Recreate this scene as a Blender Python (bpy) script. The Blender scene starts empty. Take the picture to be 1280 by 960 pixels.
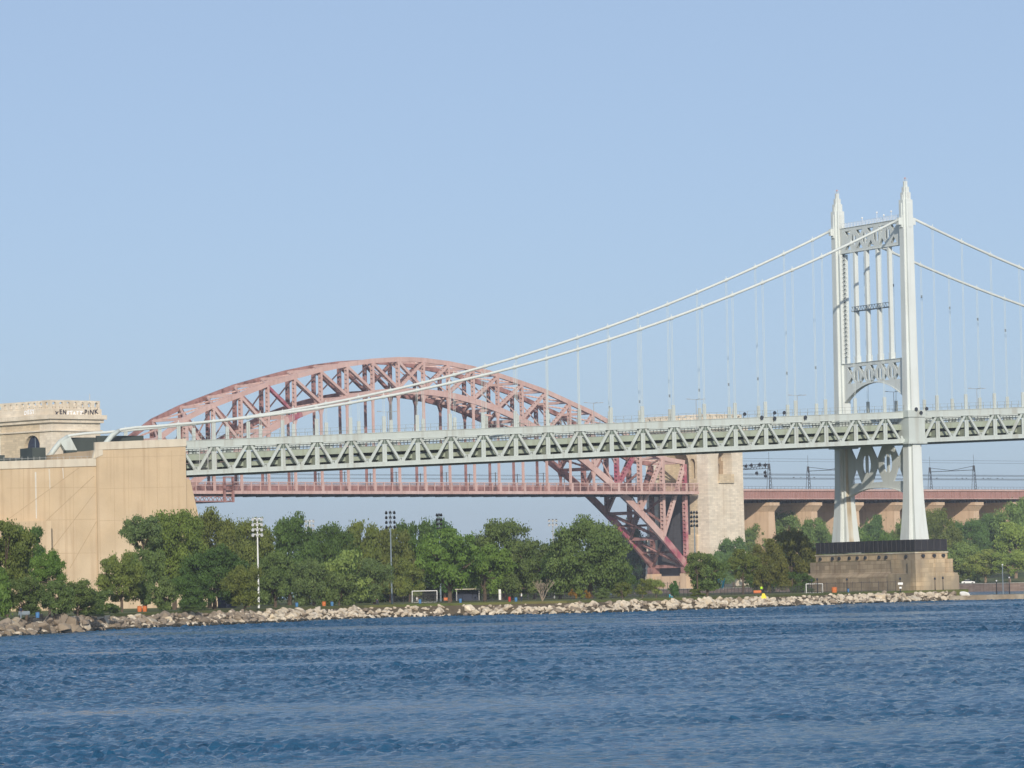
import bpy, bmesh, math, random
import numpy as np
from mathutils import Vector, Matrix
from mathutils.geometry import tessellate_polygon
R = math.radians
random.seed(7); RNG = np.random.default_rng(7)
sc = bpy.context.scene; COL = sc.collection

# ------------------------------------------------------------------ camera, sky, sun, exposure
F_PX, ROLL, PITCH, EYE = 5070.46, R(1.228), R(2.835), 5.45      # focal length in pixels of a 1280 px wide picture
cam = bpy.data.cameras.new('camera'); cam_o = bpy.data.objects.new('camera', cam); COL.objects.link(cam_o)
cam.sensor_fit = 'HORIZONTAL'; cam.sensor_width = 36; cam.lens = 36*F_PX/1280
cam.clip_start = 1; cam.clip_end = 60000
cr, sr = math.cos(ROLL), math.sin(ROLL)
_r, _u, _f = Vector((1,0,0)), Vector((0,-math.sin(PITCH),math.cos(PITCH))), Vector((0,math.cos(PITCH),math.sin(PITCH)))
cx, cy = cr*_r-sr*_u, sr*_r+cr*_u
cam_o.matrix_world = Matrix(((cx.x,cy.x,-_f.x,0),(cx.y,cy.y,-_f.y,0),(cx.z,cy.z,-_f.z,EYE),(0,0,0,1)))
sc.camera = cam_o
SUN_EL, SUN_DIR = R(22), Vector((-0.05, 1.0, 0)).normalized()       # SUN_DIR: the way the light travels, on the map
sun = bpy.data.lights.new('sun','SUN'); sun.energy = 3.7; sun.angle = R(0.53); sun.color = (1.0,0.91,0.79)
sun_o = bpy.data.objects.new('sun', sun); COL.objects.link(sun_o)
ld = Vector((SUN_DIR.x*math.cos(SUN_EL), SUN_DIR.y*math.cos(SUN_EL), -math.sin(SUN_EL)))
sun_o.rotation_euler = ld.to_track_quat('-Z','Y').to_euler()
world = bpy.data.worlds.new('World'); sc.world = world; world.use_nodes = True
wn = world.node_tree; wn.nodes.clear()
sky = wn.nodes.new('ShaderNodeTexSky'); sky.sky_type = 'NISHITA'; sky.sun_disc = False
sky.sun_elevation = SUN_EL; sky.sun_rotation = math.atan2(-SUN_DIR.x, -SUN_DIR.y)
sky.air_density = 0.6; sky.dust_density = 1.1; sky.ozone_density = 2.2; sky.altitude = 0
bg = wn.nodes.new('ShaderNodeBackground'); bg.inputs['Strength'].default_value = 0.11
wo = wn.nodes.new('ShaderNodeOutputWorld')
mxw = wn.nodes.new('ShaderNodeMix'); mxw.data_type = 'RGBA'; mxw.inputs['Factor'].default_value = .5      # even summer haze over the whole sky
mxw.inputs['B'].default_value = (4.4,5.55,7.2,1)
wn.links.new(sky.outputs[0], mxw.inputs['A']); wn.links.new(mxw.outputs['Result'], bg.inputs[0]); wn.links.new(bg.outputs[0], wo.inputs[0])
sc.view_settings.view_transform = 'Standard'; sc.view_settings.look = 'None'
sc.view_settings.exposure = 0.0; sc.view_settings.gamma = 1
sc.cycles.max_bounces = 6; sc.cycles.transparent_max_bounces = 8
sc.cycles.use_denoising = True

# ------------------------------------------------------------------ helpers
def ray(px, py):
    """direction through a pixel of the 1280 x 960 photograph"""
    a, b = px-640, py-480
    x, y = a*cr-b*sr, a*sr+b*cr
    return _f + _r*(x/F_PX) - _u*(y/F_PX)
def at(px, py, Y):
    d = ray(px, py); t = Y/d.y
    return Vector((d.x*t, Y, EYE+d.z*t))
def at_ground(px, Y, z):
    lo, hi = 300.0, 1300.0
    for _ in range(40):
        m = (lo+hi)/2
        if at(px, m, Y).z > z: lo = m
        else: hi = m
    return at(px, m, Y)

class MB:
    def __init__(s): s.v, s.f, s.m = [], [], []
    def add(s, vs, fs, mi=0):
        o = len(s.v); s.v += [tuple(v) for v in vs]
        s.f += [tuple(i+o for i in f) for f in fs]; s.m += [mi]*len(fs)
    def hexa(s, b, t, mi=0):                      # 4 bottom points, 4 top points
        s.add(list(b)+list(t), [(3,2,1,0),(4,5,6,7),(0,1,5,4),(1,2,6,5),(2,3,7,6),(3,0,4,7)], mi)
    def beam(s, a, b, w, h, up=(0,0,1), mi=0):
        a, b = Vector(a), Vector(b); d = (b-a).normalized(); up = Vector(up)
        x = d.cross(up)
        if x.length < 1e-4: x = d.cross(Vector((1,0,0)))
        x.normalize(); y = x.cross(d).normalized()
        q = [x*(i*w/2)+y*(j*h/2) for i,j in ((-1,-1),(1,-1),(1,1),(-1,1))]
        s.hexa([a+k for k in q], [b+k for k in q], mi)
    def tube(s, pts, r, n=8, mi=0, cap=True):
        pts = [Vector(p) for p in pts]; rs = r if isinstance(r,(list,tuple)) else [r]*len(pts)
        vs, fs = [], []
        ref = Vector((0,0,1)) if abs((pts[-1]-pts[0]).normalized().z) < .9 else Vector((1,0,0))
        for i,p in enumerate(pts):
            d = (pts[min(i+1,len(pts)-1)]-pts[max(i-1,0)]).normalized()
            x = d.cross(ref).normalized(); y = x.cross(d)
            for k in range(n):
                t = 2*math.pi*k/n; vs.append(p+(x*math.cos(t)+y*math.sin(t))*rs[i])
        for i in range(len(pts)-1):
            for k in range(n): fs.append((i*n+k, i*n+(k+1)%n, (i+1)*n+(k+1)%n, (i+1)*n+k))
        if cap: fs += [tuple(range(n-1,-1,-1)), tuple(range((len(pts)-1)*n, len(pts)*n))]
        s.add(vs, fs, mi)
    def loft(s, rings, mi=0, cap=True):
        n = len(rings[0]); vs = [p for r in rings for p in r]; fs = []
        for i in range(len(rings)-1):
            for k in range(n): fs.append((i*n+k, i*n+(k+1)%n, (i+1)*n+(k+1)%n, (i+1)*n+k))
        if cap: fs += [tuple(range(n-1,-1,-1)), tuple(range((len(rings)-1)*n, len(rings)*n))]
        s.add(vs, fs, mi)
    def plate(s, outer, holes, fn, d0, d1, mi=0):
        """a plate with holes: 2-D polygons, fn(x, y, depth) -> world"""
        loops = [outer]+list(holes); flat = [p for l in loops for p in l]
        tri = tessellate_polygon([[Vector((p[0],p[1],0)) for p in l] for l in loops])
        n = len(flat)
        vs = [fn(p[0],p[1],d0) for p in flat]+[fn(p[0],p[1],d1) for p in flat]
        fs = [tuple(t) for t in tri]+[tuple(i+n for i in reversed(t)) for t in tri]
        o = 0
        for l in loops:
            k = len(l)
            for i in range(k): fs.append((o+i, o+(i+1)%k, n+o+(i+1)%k, n+o+i))
            o += k
        s.add(vs, fs, mi)
    def sphere(s, c, r, n=8, m=6, mi=0):
        c = Vector(c); rr = r if isinstance(r,(tuple,list)) else (r,r,r); rings = []
        for j in range(m+1):
            a = -math.pi/2+math.pi*j/m; q = max(math.cos(a), .02)
            rings.append([c+Vector((rr[0]*q*math.cos(2*math.pi*k/n), rr[1]*q*math.sin(2*math.pi*k/n), rr[2]*math.sin(a))) for k in range(n)])
        s.loft(rings, mi)

def obj(name, mb, mats, parent=None, loc=None, smooth=False, fix=True):
    me = bpy.data.meshes.new(name)
    base = Vector(loc) if loc is not None else (parent['_base_v'] if False else Vector((0,0,0)))
    if parent is not None: base = BASE[parent.name]
    me.from_pydata([Vector(v)-base for v in mb.v], [], mb.f)
    for m in (mats if isinstance(mats,(list,tuple)) else [mats]): me.materials.append(m)
    me.polygons.foreach_set('material_index', mb.m)
    if fix:
        bm = bmesh.new(); bm.from_mesh(me); bmesh.ops.recalc_face_normals(bm, faces=bm.faces); bm.to_mesh(me); bm.free()
    if smooth: me.polygons.foreach_set('use_smooth', [True]*len(me.polygons))
    o = bpy.data.objects.new(name, me); COL.objects.link(o)
    if parent is not None: o.parent = parent
    else: o.location = base
    BASE[o.name] = base
    return o
BASE = {}
def tag(o, label=None, cat=None, group=None, kind=None):
    if label: o['label'] = label
    if cat: o['category'] = cat
    if group: o['group'] = group
    if kind: o['kind'] = kind
    return o
def thing(name, loc, label, cat, group=None):
    o = bpy.data.objects.new(name, None); COL.objects.link(o); o.location = loc
    o.empty_display_size = .5
    BASE[o.name] = Vector(loc); return tag(o, label, cat, group)
def copy_tree(o, loc, label=None, rotz=None, scale=None):
    c = o.copy(); COL.objects.link(c); c.location = loc
    if rotz is not None: c.rotation_euler = (0,0,rotz)
    if scale is not None: c.scale = scale
    if label: c['label'] = label
    BASE[c.name] = Vector(loc)
    for ch in o.children:
        d = ch.copy(); COL.objects.link(d); d.parent = c
        for g in ch.children:
            e = g.copy(); COL.objects.link(e); e.parent = d
    return c

# ------------------------------------------------------------------ materials
def mat(name, col, rough=.7, var=.12, scale=.35, streak=0, bump=0, spec=.3, metal=0, col2=None, brick=None, rot=0, tint=False, stretch=(1,1,1), mix2=(.45,.7), s2=.06):
    m = bpy.data.materials.new(name); m.use_nodes = True; nt = m.node_tree; N, Lk = nt.nodes, nt.links
    b = N['Principled BSDF']; b.inputs['Roughness'].default_value = rough
    b.inputs['Specular IOR Level'].default_value = spec; b.inputs['Metallic'].default_value = metal
    tc = N.new('ShaderNodeTexCoord')
    def noise(sc_, det=5, st=(1,1,1)):
        mp = N.new('ShaderNodeMapping'); mp.inputs['Scale'].default_value = st
        n = N.new('ShaderNodeTexNoise'); n.inputs['Scale'].default_value = sc_; n.inputs['Detail'].default_value = det
        Lk.new(tc.outputs['Object'], mp.inputs[0]); Lk.new(mp.outputs[0], n.inputs['Vector']); return n.outputs['Fac']
    def mixc(fac, a, bb, mode='MIX'):
        x = N.new('ShaderNodeMix'); x.data_type = 'RGBA'; x.blend_type = mode
        for sock, val in ((x.inputs['Factor'], fac), (x.inputs['A'], a), (x.inputs['B'], bb)):
            if isinstance(val, (int,float)): sock.default_value = val
            elif isinstance(val, tuple): sock.default_value = (*val[:3],1)
            else: Lk.new(val, sock)
        return x.outputs['Result']
    def ramp(v, lo, hi, a=0., bb=1.):
        r = N.new('ShaderNodeMapRange'); r.inputs[1].default_value = lo; r.inputs[2].default_value = hi
        r.inputs[3].default_value = a; r.inputs[4].default_value = bb; Lk.new(v, r.inputs[0]); return r.outputs[0]
    c = tuple(col)
    if brick:
        vr = N.new('ShaderNodeVectorRotate'); vr.rotation_type = 'Z_AXIS'; vr.inputs['Angle'].default_value = -rot
        Lk.new(tc.outputs['Object'], vr.inputs['Vector'])
        sp = N.new('ShaderNodeSeparateXYZ'); Lk.new(vr.outputs[0], sp.inputs[0])
        ad = N.new('ShaderNodeMath'); Lk.new(sp.outputs[0], ad.inputs[0]); Lk.new(sp.outputs[1], ad.inputs[1])
        cb = N.new('ShaderNodeCombineXYZ'); Lk.new(ad.outputs[0], cb.inputs[0]); Lk.new(sp.outputs[2], cb.inputs[1])
        bt = N.new('ShaderNodeTexBrick'); Lk.new(cb.outputs[0], bt.inputs['Vector'])
        bt.inputs['Scale'].default_value = 1; bt.inputs['Brick Width'].default_value = brick[0]; bt.inputs['Row Height'].default_value = brick[1]
        bt.inputs['Mortar Size'].default_value = brick[2]; bt.inputs['Mortar Smooth'].default_value = .3
        lo = tuple(x*(1-brick[3]) for x in col); hi = tuple(min(1,x*(1+brick[3]*.7)) for x in col)
        bt.inputs['Color1'].default_value = (*lo,1); bt.inputs['Color2'].default_value = (*hi,1)
        bt.inputs['Mortar'].default_value = (*[x*brick[4] for x in col],1)
        c = bt.outputs['Color']
    if col2: c = mixc(ramp(noise(s2,4,stretch), *mix2), c, tuple(col2))
    v = noise(scale, 6)
    c = mixc(1.0, c, mixc(v, (1-var*1.6,)*3, (1+var,)*3), 'MULTIPLY')
    if streak:
        s_ = ramp(noise(1.0, 4, (.9,.9,.035)), .5, .78)
        c = mixc(s_, c, mixc(1.0, c, (1-streak*.8,1-streak,1-streak*1.15), 'MULTIPLY'))
    if tint:
        oi = N.new('ShaderNodeObjectInfo'); c = mixc(1.0, c, oi.outputs['Color'], 'MULTIPLY')
    if isinstance(c, tuple): b.inputs['Base Color'].default_value = (*c,1)
    else: Lk.new(c, b.inputs['Base Color'])
    if bump:
        bp = N.new('ShaderNodeBump'); bp.inputs['Strength'].default_value = bump; bp.inputs['Distance'].default_value = .15
        Lk.new(noise(1.5, 6), bp.inputs['Height']); Lk.new(bp.outputs[0], b.inputs['Normal'])
    return m

TH, TX, TY, LP = R(27.198), 91.9, 934.8, 7.9605
PHI, HX, HY, HP = R(44.62), -143.98, 1412.68, 12.954
M = dict(
 steel   = mat('pale_green_paint', (.50,.55,.52), .5, .10, .25, streak=.28),
 tower   = mat('pale_tower_paint', (.645,.69,.665), .5, .07, .2, streak=.16),
 rust    = mat('rust_stained_paint', (.50,.42,.29), .6, .16, .3, streak=.3, col2=(.66,.66,.58), s2=.12),
 shade   = mat('shade_dark_steel', (.05,.065,.06), .7, .2),  # near-black holds the shade of deck undersides and anchorage housings
 railgr  = mat('grey_green_railing', (.24,.265,.245), .6, .15, .5),
 gusset  = mat('shaded_gusset_green', (.13,.165,.135), .6, .15, .5),  # dark green stands in for shade under the upper chord
 deckst  = mat('deck_girder_paint', (.34,.39,.31), .6, .12, .5, streak=.3),
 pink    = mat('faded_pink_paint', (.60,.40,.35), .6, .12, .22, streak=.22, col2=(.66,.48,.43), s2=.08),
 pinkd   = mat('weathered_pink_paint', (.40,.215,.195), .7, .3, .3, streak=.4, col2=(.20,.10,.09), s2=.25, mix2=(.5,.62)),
 rasp    = mat('raspberry_primer', (.40,.105,.15), .6, .2, .4, streak=.3, col2=(.56,.33,.31), s2=.22, mix2=(.43,.62)),
 concrete= mat('tan_concrete', (.57,.44,.285), .85, .13, .22, streak=.26, bump=.15, col2=(.63,.51,.36), s2=.05),
 cap     = mat('pale_concrete_cap', (.62,.56,.45), .85, .12, .4, streak=.3, bump=.15),
 joint   = mat('dark_concrete_joint', (.45,.34,.215), .9, .15, .5),
 stain   = mat('lime_stain', (.66,.63,.56), .85, .15, .4),
 granite = mat('cream_granite', (.80,.71,.57), .85, .15, .25, bump=.3, brick=(1.9,.75,.03,.13,.78), rot=PHI, streak=.15, col2=(.68,.58,.44), s2=.1),
 granite2= mat('yellow_granite', (.66,.54,.37), .85, .15, .25, bump=.3, brick=(1.9,.75,.03,.14,.72), rot=PHI, streak=.15),
 nichest = mat('shade_brown_niche_stone', (.40,.295,.19), .9, .2, .3, brick=(1.9,.75,.03,.14,.72), rot=PHI, streak=.3),  # brown stone, darkened further to strengthen the niche shadow
 darkst  = mat('dark_granite', (.085,.085,.095), .9, .25, .3, brick=(1.9,.75,.03,.14,.72), rot=PHI, streak=.3),  # much darker than the tower stone around it
 girdred = mat('weathered_red_girder', (.41,.235,.21), .65, .15, .3, streak=.3),
 pier    = mat('brown_pier_concrete', (.66,.485,.33), .85, .14, .2, streak=.25, bump=.1),
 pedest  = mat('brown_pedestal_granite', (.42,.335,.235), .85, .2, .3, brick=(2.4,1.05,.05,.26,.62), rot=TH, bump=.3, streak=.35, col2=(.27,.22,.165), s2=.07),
 pedlit  = mat('sunlit_pedestal_granite', (.54,.42,.27), .85, .2, .3, brick=(2.4,1.05,.05,.24,.66), rot=TH, bump=.3, streak=.4, col2=(.33,.275,.20), s2=.13, stretch=(1,1,.6), mix2=(.46,.60)),  # lighter copy of the pedestal granite, sunlight in its colour, plus grey stains
 black   = mat('black_iron', (.022,.022,.026), .5, .1),
 screen  = mat('black_mesh_screen', (.028,.028,.034), .7, .25, .6),
 grey    = mat('galvanised_steel', (.42,.43,.42), .45, .1, metal=.2),
 blueg   = mat('weathered_blue_grey_paint', (.20,.25,.29), .6, .25, .4),
 dlamp   = mat('dark_lamp_metal', (.035,.04,.05), .4, .1),
 white   = mat('white_paint', (.78,.78,.75), .45, .06),
 lens    = mat('pale_lamp_glass', (.62,.64,.66), .2, .05, spec=.6),
 redl    = mat('red_beacon', (.55,.25,.22), .3, .05),
 bark    = mat('grey_brown_bark', (.115,.085,.06), .9, .3, 1.5, tint=True),
 orange  = mat('orange_plastic', (.58,.17,.05), .5, .08),
 red     = mat('red_paint', (.42,.05,.04), .5, .08),
 yellow  = mat('yellow_plastic', (.80,.62,.02), .5, .08),
 hivis   = mat('hi_vis_fabric', (.50,.85,.03), .7, .06),
 blue    = mat('blue_plastic', (.07,.20,.40), .5, .08),
 cyan    = mat('turquoise_cloth', (.06,.42,.55), .7, .08),
 navy    = mat('navy_panel', (.02,.03,.06), .6, .1),
 skin    = mat('skin', (.42,.25,.17), .6, .05),
 glass   = mat('dark_window_glass', (.02,.025,.03), .08, .02, spec=.7),
 cable   = mat('cable_paint', (.60,.64,.61), .5, .05, streak=.08),
 rope    = mat('hanger_rope', (.58,.64,.60), .6, .05),
 net     = mat('goal_net', (.34,.35,.35), .8, .1),
 wallq   = mat('reddish_seawall', (.36,.26,.20), .9, .2, .3, brick=(1.6,.6,.04,.2,.7), streak=.3),
 wetrock = mat('dark_wet_algae_rock', (.045,.042,.030), .55, .3, .8),
 asphalt = mat('asphalt', (.05,.05,.052), .9, .2),
 text_d  = mat('dark_graffiti_paint', (.03,.025,.035), .8, .1),
 text_w  = mat('white_graffiti_paint', (.92,.92,.92), .8, .05),
 drytwig = mat('dry_twig_bark', (.33,.27,.20), .9, .2, 1.),
 grass   = mat('mown_grass', (.10,.125,.032), .95, .3, .3, bump=.3, col2=(.15,.135,.05), s2=.05),
 gravel  = mat('tan_gravel', (.27,.22,.155), .95, .35, .8, bump=.4, col2=(.40,.35,.27), s2=.3),
 soil    = mat('earth_bank', (.12,.095,.06), .95, .3, .6, bump=.4),
)
def rockmat(name, a, b):
    return mat(name, a, .9, .22, .9, bump=.6, col2=b, s2=.35, tint=True)
ROCK = [rockmat('pale_boulder',(.66,.585,.47),(.50,.42,.31)), rockmat('grey_brown_boulder',(.33,.275,.215),(.22,.18,.14))]

def leafmat(name, a, b):
    m = bpy.data.materials.new(name); m.use_nodes = True; nt = m.node_tree; N, Lk = nt.nodes, nt.links
    p = N['Principled BSDF']; p.inputs['Roughness'].default_value = .6; p.inputs['Specular IOR Level'].default_value = .25
    tc = N.new('ShaderNodeTexCoord'); n = N.new('ShaderNodeTexNoise'); n.inputs['Scale'].default_value = 2.2; n.inputs['Detail'].default_value = 8
    n.inputs['Roughness'].default_value = .75
    Lk.new(tc.outputs['Object'], n.inputs['Vector'])
    mr = N.new('ShaderNodeMapRange'); mr.inputs[1].default_value = .32; mr.inputs[2].default_value = .68; Lk.new(n.outputs['Fac'], mr.inputs[0])
    x = N.new('ShaderNodeMix'); x.data_type = 'RGBA'; Lk.new(mr.outputs[0], x.inputs['Factor'])
    x.inputs['A'].default_value = (*a,1); x.inputs['B'].default_value = (*b,1)
    oi = N.new('ShaderNodeObjectInfo'); y = N.new('ShaderNodeMix'); y.data_type = 'RGBA'; y.blend_type = 'MULTIPLY'; y.inputs['Factor'].default_value = 1
    Lk.new(x.outputs['Result'], y.inputs['A']); Lk.new(oi.outputs['Color'], y.inputs['B']); Lk.new(y.outputs['Result'], p.inputs['Base Color'])
    tr = N.new('ShaderNodeBsdfTranslucent'); Lk.new(y.outputs['Result'], tr.inputs['Color'])
    ms = N.new('ShaderNodeMixShader'); ms.inputs[0].default_value = .22
    Lk.new(p.outputs[0], ms.inputs[1]); Lk.new(tr.outputs[0], ms.inputs[2])
    Lk.new(ms.outputs[0], N['Material Output'].inputs['Surface']); return m
LEAF = leafmat('leaves', (.056,.100,.024), (.165,.225,.060))

# ------------------------------------------------------------------ water
def make_water():
    side = .21*np.geomspace(1.012, 6.0, 110); fan = np.concatenate([-side[::-1], np.linspace(-.21,.21,440), side]); nx = len(fan)
    ys = [80.0]
    while ys[-1] < 955: ys.append(ys[-1]+min(.62, .0026*ys[-1]))
    ys = np.array(ys); ny = len(ys); k = fan
    Yg, Kg = np.meshgrid(ys, k, indexing='ij'); Xg = Kg*(Yg+20)
    rng = np.random.default_rng(3)
    def field(n, lmin, lmax, ax=1., ay=1.):
        h = np.zeros_like(Xg)
        for _ in range(n):
            lam = math.exp(rng.uniform(math.log(lmin), math.log(lmax))); a = rng.uniform(0, 2*math.pi)
            h += np.sin(2*math.pi/lam*(Xg*math.cos(a)*ax+Yg*math.sin(a)*ay)+rng.uniform(0,6.28))
        return h/math.sqrt(n)
    qx, qy = field(8, 30, 160)*14, field(8, 30, 160)*22
    X0, Y0 = Xg, Yg; Xg, Yg = Xg+qx, Yg+qy
    patch = field(14, 60, 260, .8, .8); patch2 = field(14, 14, 60, .45, .8)
    Xg, Yg = X0, Y0
    amp = np.clip(.72+.40*patch+.34*patch2, .14, 1.9)*(1+.45*np.exp(-((Yg-152)/22)**2))*(1+np.clip((Yg-170)/350,0,1.1))*np.clip((Yg-108)/22,.55,1)
    wx, wy = field(6, 8, 25)*.8, field(6, 8, 25)*.8
    h = np.zeros_like(Xg)
    cell = np.minimum(.62, .0026*Yg)
    for i in range(96):
        lam = math.exp(rng.uniform(math.log(.45), math.log(3.2)))
        a = rng.normal(R(70), R(48)); ph = rng.uniform(0,6.28)
        fade = np.clip((lam/cell-1.3)/1.2, 0, 1)
        s = np.sin(2*math.pi/lam*((Xg+wx)*math.cos(a)+(Yg+wy)*math.sin(a))+ph)
        h += fade*(1-2*np.abs(s)**1.25)*lam**.8
    h *= amp*.0074
    v = np.stack([Xg, Yg, h], -1).reshape(-1,3)
    idx = np.arange(ny*nx).reshape(ny,nx)
    q = np.stack([idx[:-1,:-1], idx[:-1,1:], idx[1:,1:], idx[1:,:-1]], -1).reshape(-1,4)
    me = bpy.data.meshes.new('river_water'); me.vertices.add(len(v)); me.vertices.foreach_set('co', v.ravel())
    me.loops.add(q.size); me.loops.foreach_set('vertex_index', q.ravel().astype(np.int32))
    me.polygons.add(len(q)); me.polygons.foreach_set('loop_start', np.arange(0,q.size,4,dtype=np.int32)); me.polygons.foreach_set('loop_total', np.full(len(q),4,dtype=np.int32))
    me.update(); me.polygons.foreach_set('use_smooth', [True]*len(q))
    m = bpy.data.materials.new('river_water'); m.use_nodes = True; nt = m.node_tree; N, Lk = nt.nodes, nt.links
    b = N['Principled BSDF']; b.inputs['Base Color'].default_value = (.016,.098,.195,1); b.inputs['IOR'].default_value = 1.333
    b.inputs['Roughness'].default_value = .10; b.inputs['Specular IOR Level'].default_value = .20
    tc = N.new('ShaderNodeTexCoord')
    def nz(scale, st, det):
        mp = N.new('ShaderNodeMapping'); mp.inputs['Scale'].default_value = st
        n = N.new('ShaderNodeTexNoise'); n.inputs['Scale'].default_value = scale; n.inputs['Detail'].default_value = det; n.inputs['Roughness'].default_value = .62
        Lk.new(tc.outputs['Object'], mp.inputs[0]); Lk.new(mp.outputs[0], n.inputs['Vector']); return n.outputs['Fac']
    big = nz(.03, (.35,1.0,1), 5)
    st = N.new('ShaderNodeMapRange'); st.inputs[1].default_value = .35; st.inputs[2].default_value = .68; st.inputs[3].default_value = .40; st.inputs[4].default_value = 1.0
    Lk.new(big, st.inputs[0])
    bp = N.new('ShaderNodeBump'); bp.inputs['Distance'].default_value = 1.15; Lk.new(st.outputs[0], bp.inputs['Strength'])
    Lk.new(nz(.75, (.7,1.0,1), 8), bp.inputs['Height'])
    Lk.new(bp.outputs[0], b.inputs['Normal'])
    me.materials.append(m)
    o = bpy.data.objects.new('river_water', me); COL.objects.link(o); tag(o, kind='structure')
    mb = MB(); Z = -.28
    mb.add([(-3500,-500,Z),(3500,-500,Z),(3500,5500,Z),(-3500,5500,Z)], [(0,1,2,3)])
    o = obj('open_water', mb, m); tag(o, kind='structure')
make_water()

# ------------------------------------------------------------------ land
GZ = 2.25
SHORE = [(-110,440),(-84,500),(-72,553),(-67,580),(-64,622),(-57,656),(-46,684),(-36,728),(-25,755),(-11,765),(1,764),(12,764),(25,782),(40,797),(58,838),(79,885),(89,900),(99,903)]
def shore_points(step):
    out = []; 
    for (a,b) in zip(SHORE[:-1], SHORE[1:]):
        a, b = Vector((*a,0)), Vector((*b,0)); n = max(1,int((b-a).length/step))
        nrm = Vector((-(b-a).y, (b-a).x, 0)).normalized()
        for i in range(n): out.append((a.lerp(b,i/n), nrm))
    return out
def land():
    back = [(100,972),(60,1050),(-10,1180),(-70,1330),(-90,1440),(-200,1560),(-700,1700),(-900,900),(-400,440)]
    def inset(d):
        pts = []
        for i,p in enumerate(SHORE):
            a = Vector(SHORE[max(i-1,0)]); b = Vector(SHORE[min(i+1,len(SHORE)-1)]); t = (b-a).normalized(); n = Vector((-t.y,t.x))
            pts.append(Vector(p)+n*d)
        return pts
    mb = MB(); i0 = inset(0); i1 = inset(4.2)
    k = len(SHORE)
    mb.add([(p.x,p.y,-.6) for p in i0]+[(p.x,p.y,GZ-.45) for p in i1], [(i,i+1,k+i+1,k+i) for i in range(k-1)])
    o = obj('shore_bank', mb, M['soil']); tag(o, kind='structure')
    poly = [(p.x,p.y) for p in i1]+[(101,908),(104,935)]+back
    i2 = inset(7)
    mb = MB(); mb.plate(poly, [], lambda x,y,d: Vector((x,y,d)), -.5, GZ)
    o = obj('park_ground', mb, M['grass']); tag(o, kind='structure')
    # low stone spit at the foot of the pedestal
    mb = MB(); pp = [(96,901.5),(104,902),(118,905),(136,908),(170,914),(172,931),(140,929),(112,930),(98,926)]
    mb.plate(pp, [], lambda x,y,d: Vector((x,y,d)), -.6, .95)
    o = obj('shore_spit', mb, M['gravel']); tag(o, kind='structure')
    # the far shore: a sheet rising to a low hill
    mb = MB(); qs = [(420,1120),(168,1382),(66,1585),(40,1640),(-40,1760)]
    rows = [(0,1.9),(25,2.2),(60,4),(120,9),(260,16),(700,18)]
    n = len(rows); vs = []
    for p in qs:
        for d,z in rows: vs.append((p[0]+d*.75, p[1]+d*.66, z))
    mb.add(vs, [(i*n+j, (i+1)*n+j, (i+1)*n+j+1, i*n+j+1) for i in range(len(qs)-1) for j in range(n-1)])
    o = obj('far_shore_terrain', mb, M['grass']); tag(o, kind='structure')
land()

# ------------------------------------------------------------------ suspension bridge
UB, WB = Vector((math.cos(TH),math.sin(TH),0)), Vector((-math.sin(TH),math.cos(TH),0)); TB = Vector((TX,TY,0))
def SB(s, w, z): return TB+UB*s+WB*w+Vector((0,0,z))
def zf(s): return 43.43+.0329*s-1e-5*s*s
W = 29.9
bridge = thing('suspension_bridge', SB(0,W/2,0), 'pale green steel suspension bridge with one tall tower and stiffened road deck', 'bridge')
NODES = [(-i+.1)*LP for i in range(23,0,-1)]+[0]+[(i-.1)*LP for i in range(1,26)]       # upper panel points
S0, S1 = -181.0, 198.0
SIDE = [(-198,37.6),(-196.5,39.2),(-193.3,39.95),(-187,40.25),(-174.7,41.15),(-158,43.05),(-149.6,44.25),(-134.4,46.6),(-126.7,47.9),(-102.3,53.0),(-76,60.2),(-37.5,73.2),(-19.5,80.4),(-7.2,85.5),(-2.0,87.7)]
SIDE_S, SIDE_Z = [a for a,_ in SIDE], [b for _,b in SIDE]
_pc = np.polyfit(SIDE_S[4:], SIDE_Z[4:], 3)
def zcab(s):
    if s >= 0: return 88.9-.41*s+.41/344*s*s
    if s < -185: return float(np.interp(s, SIDE_S, SIDE_Z))
    return float(np.polyval(_pc, s))
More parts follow.
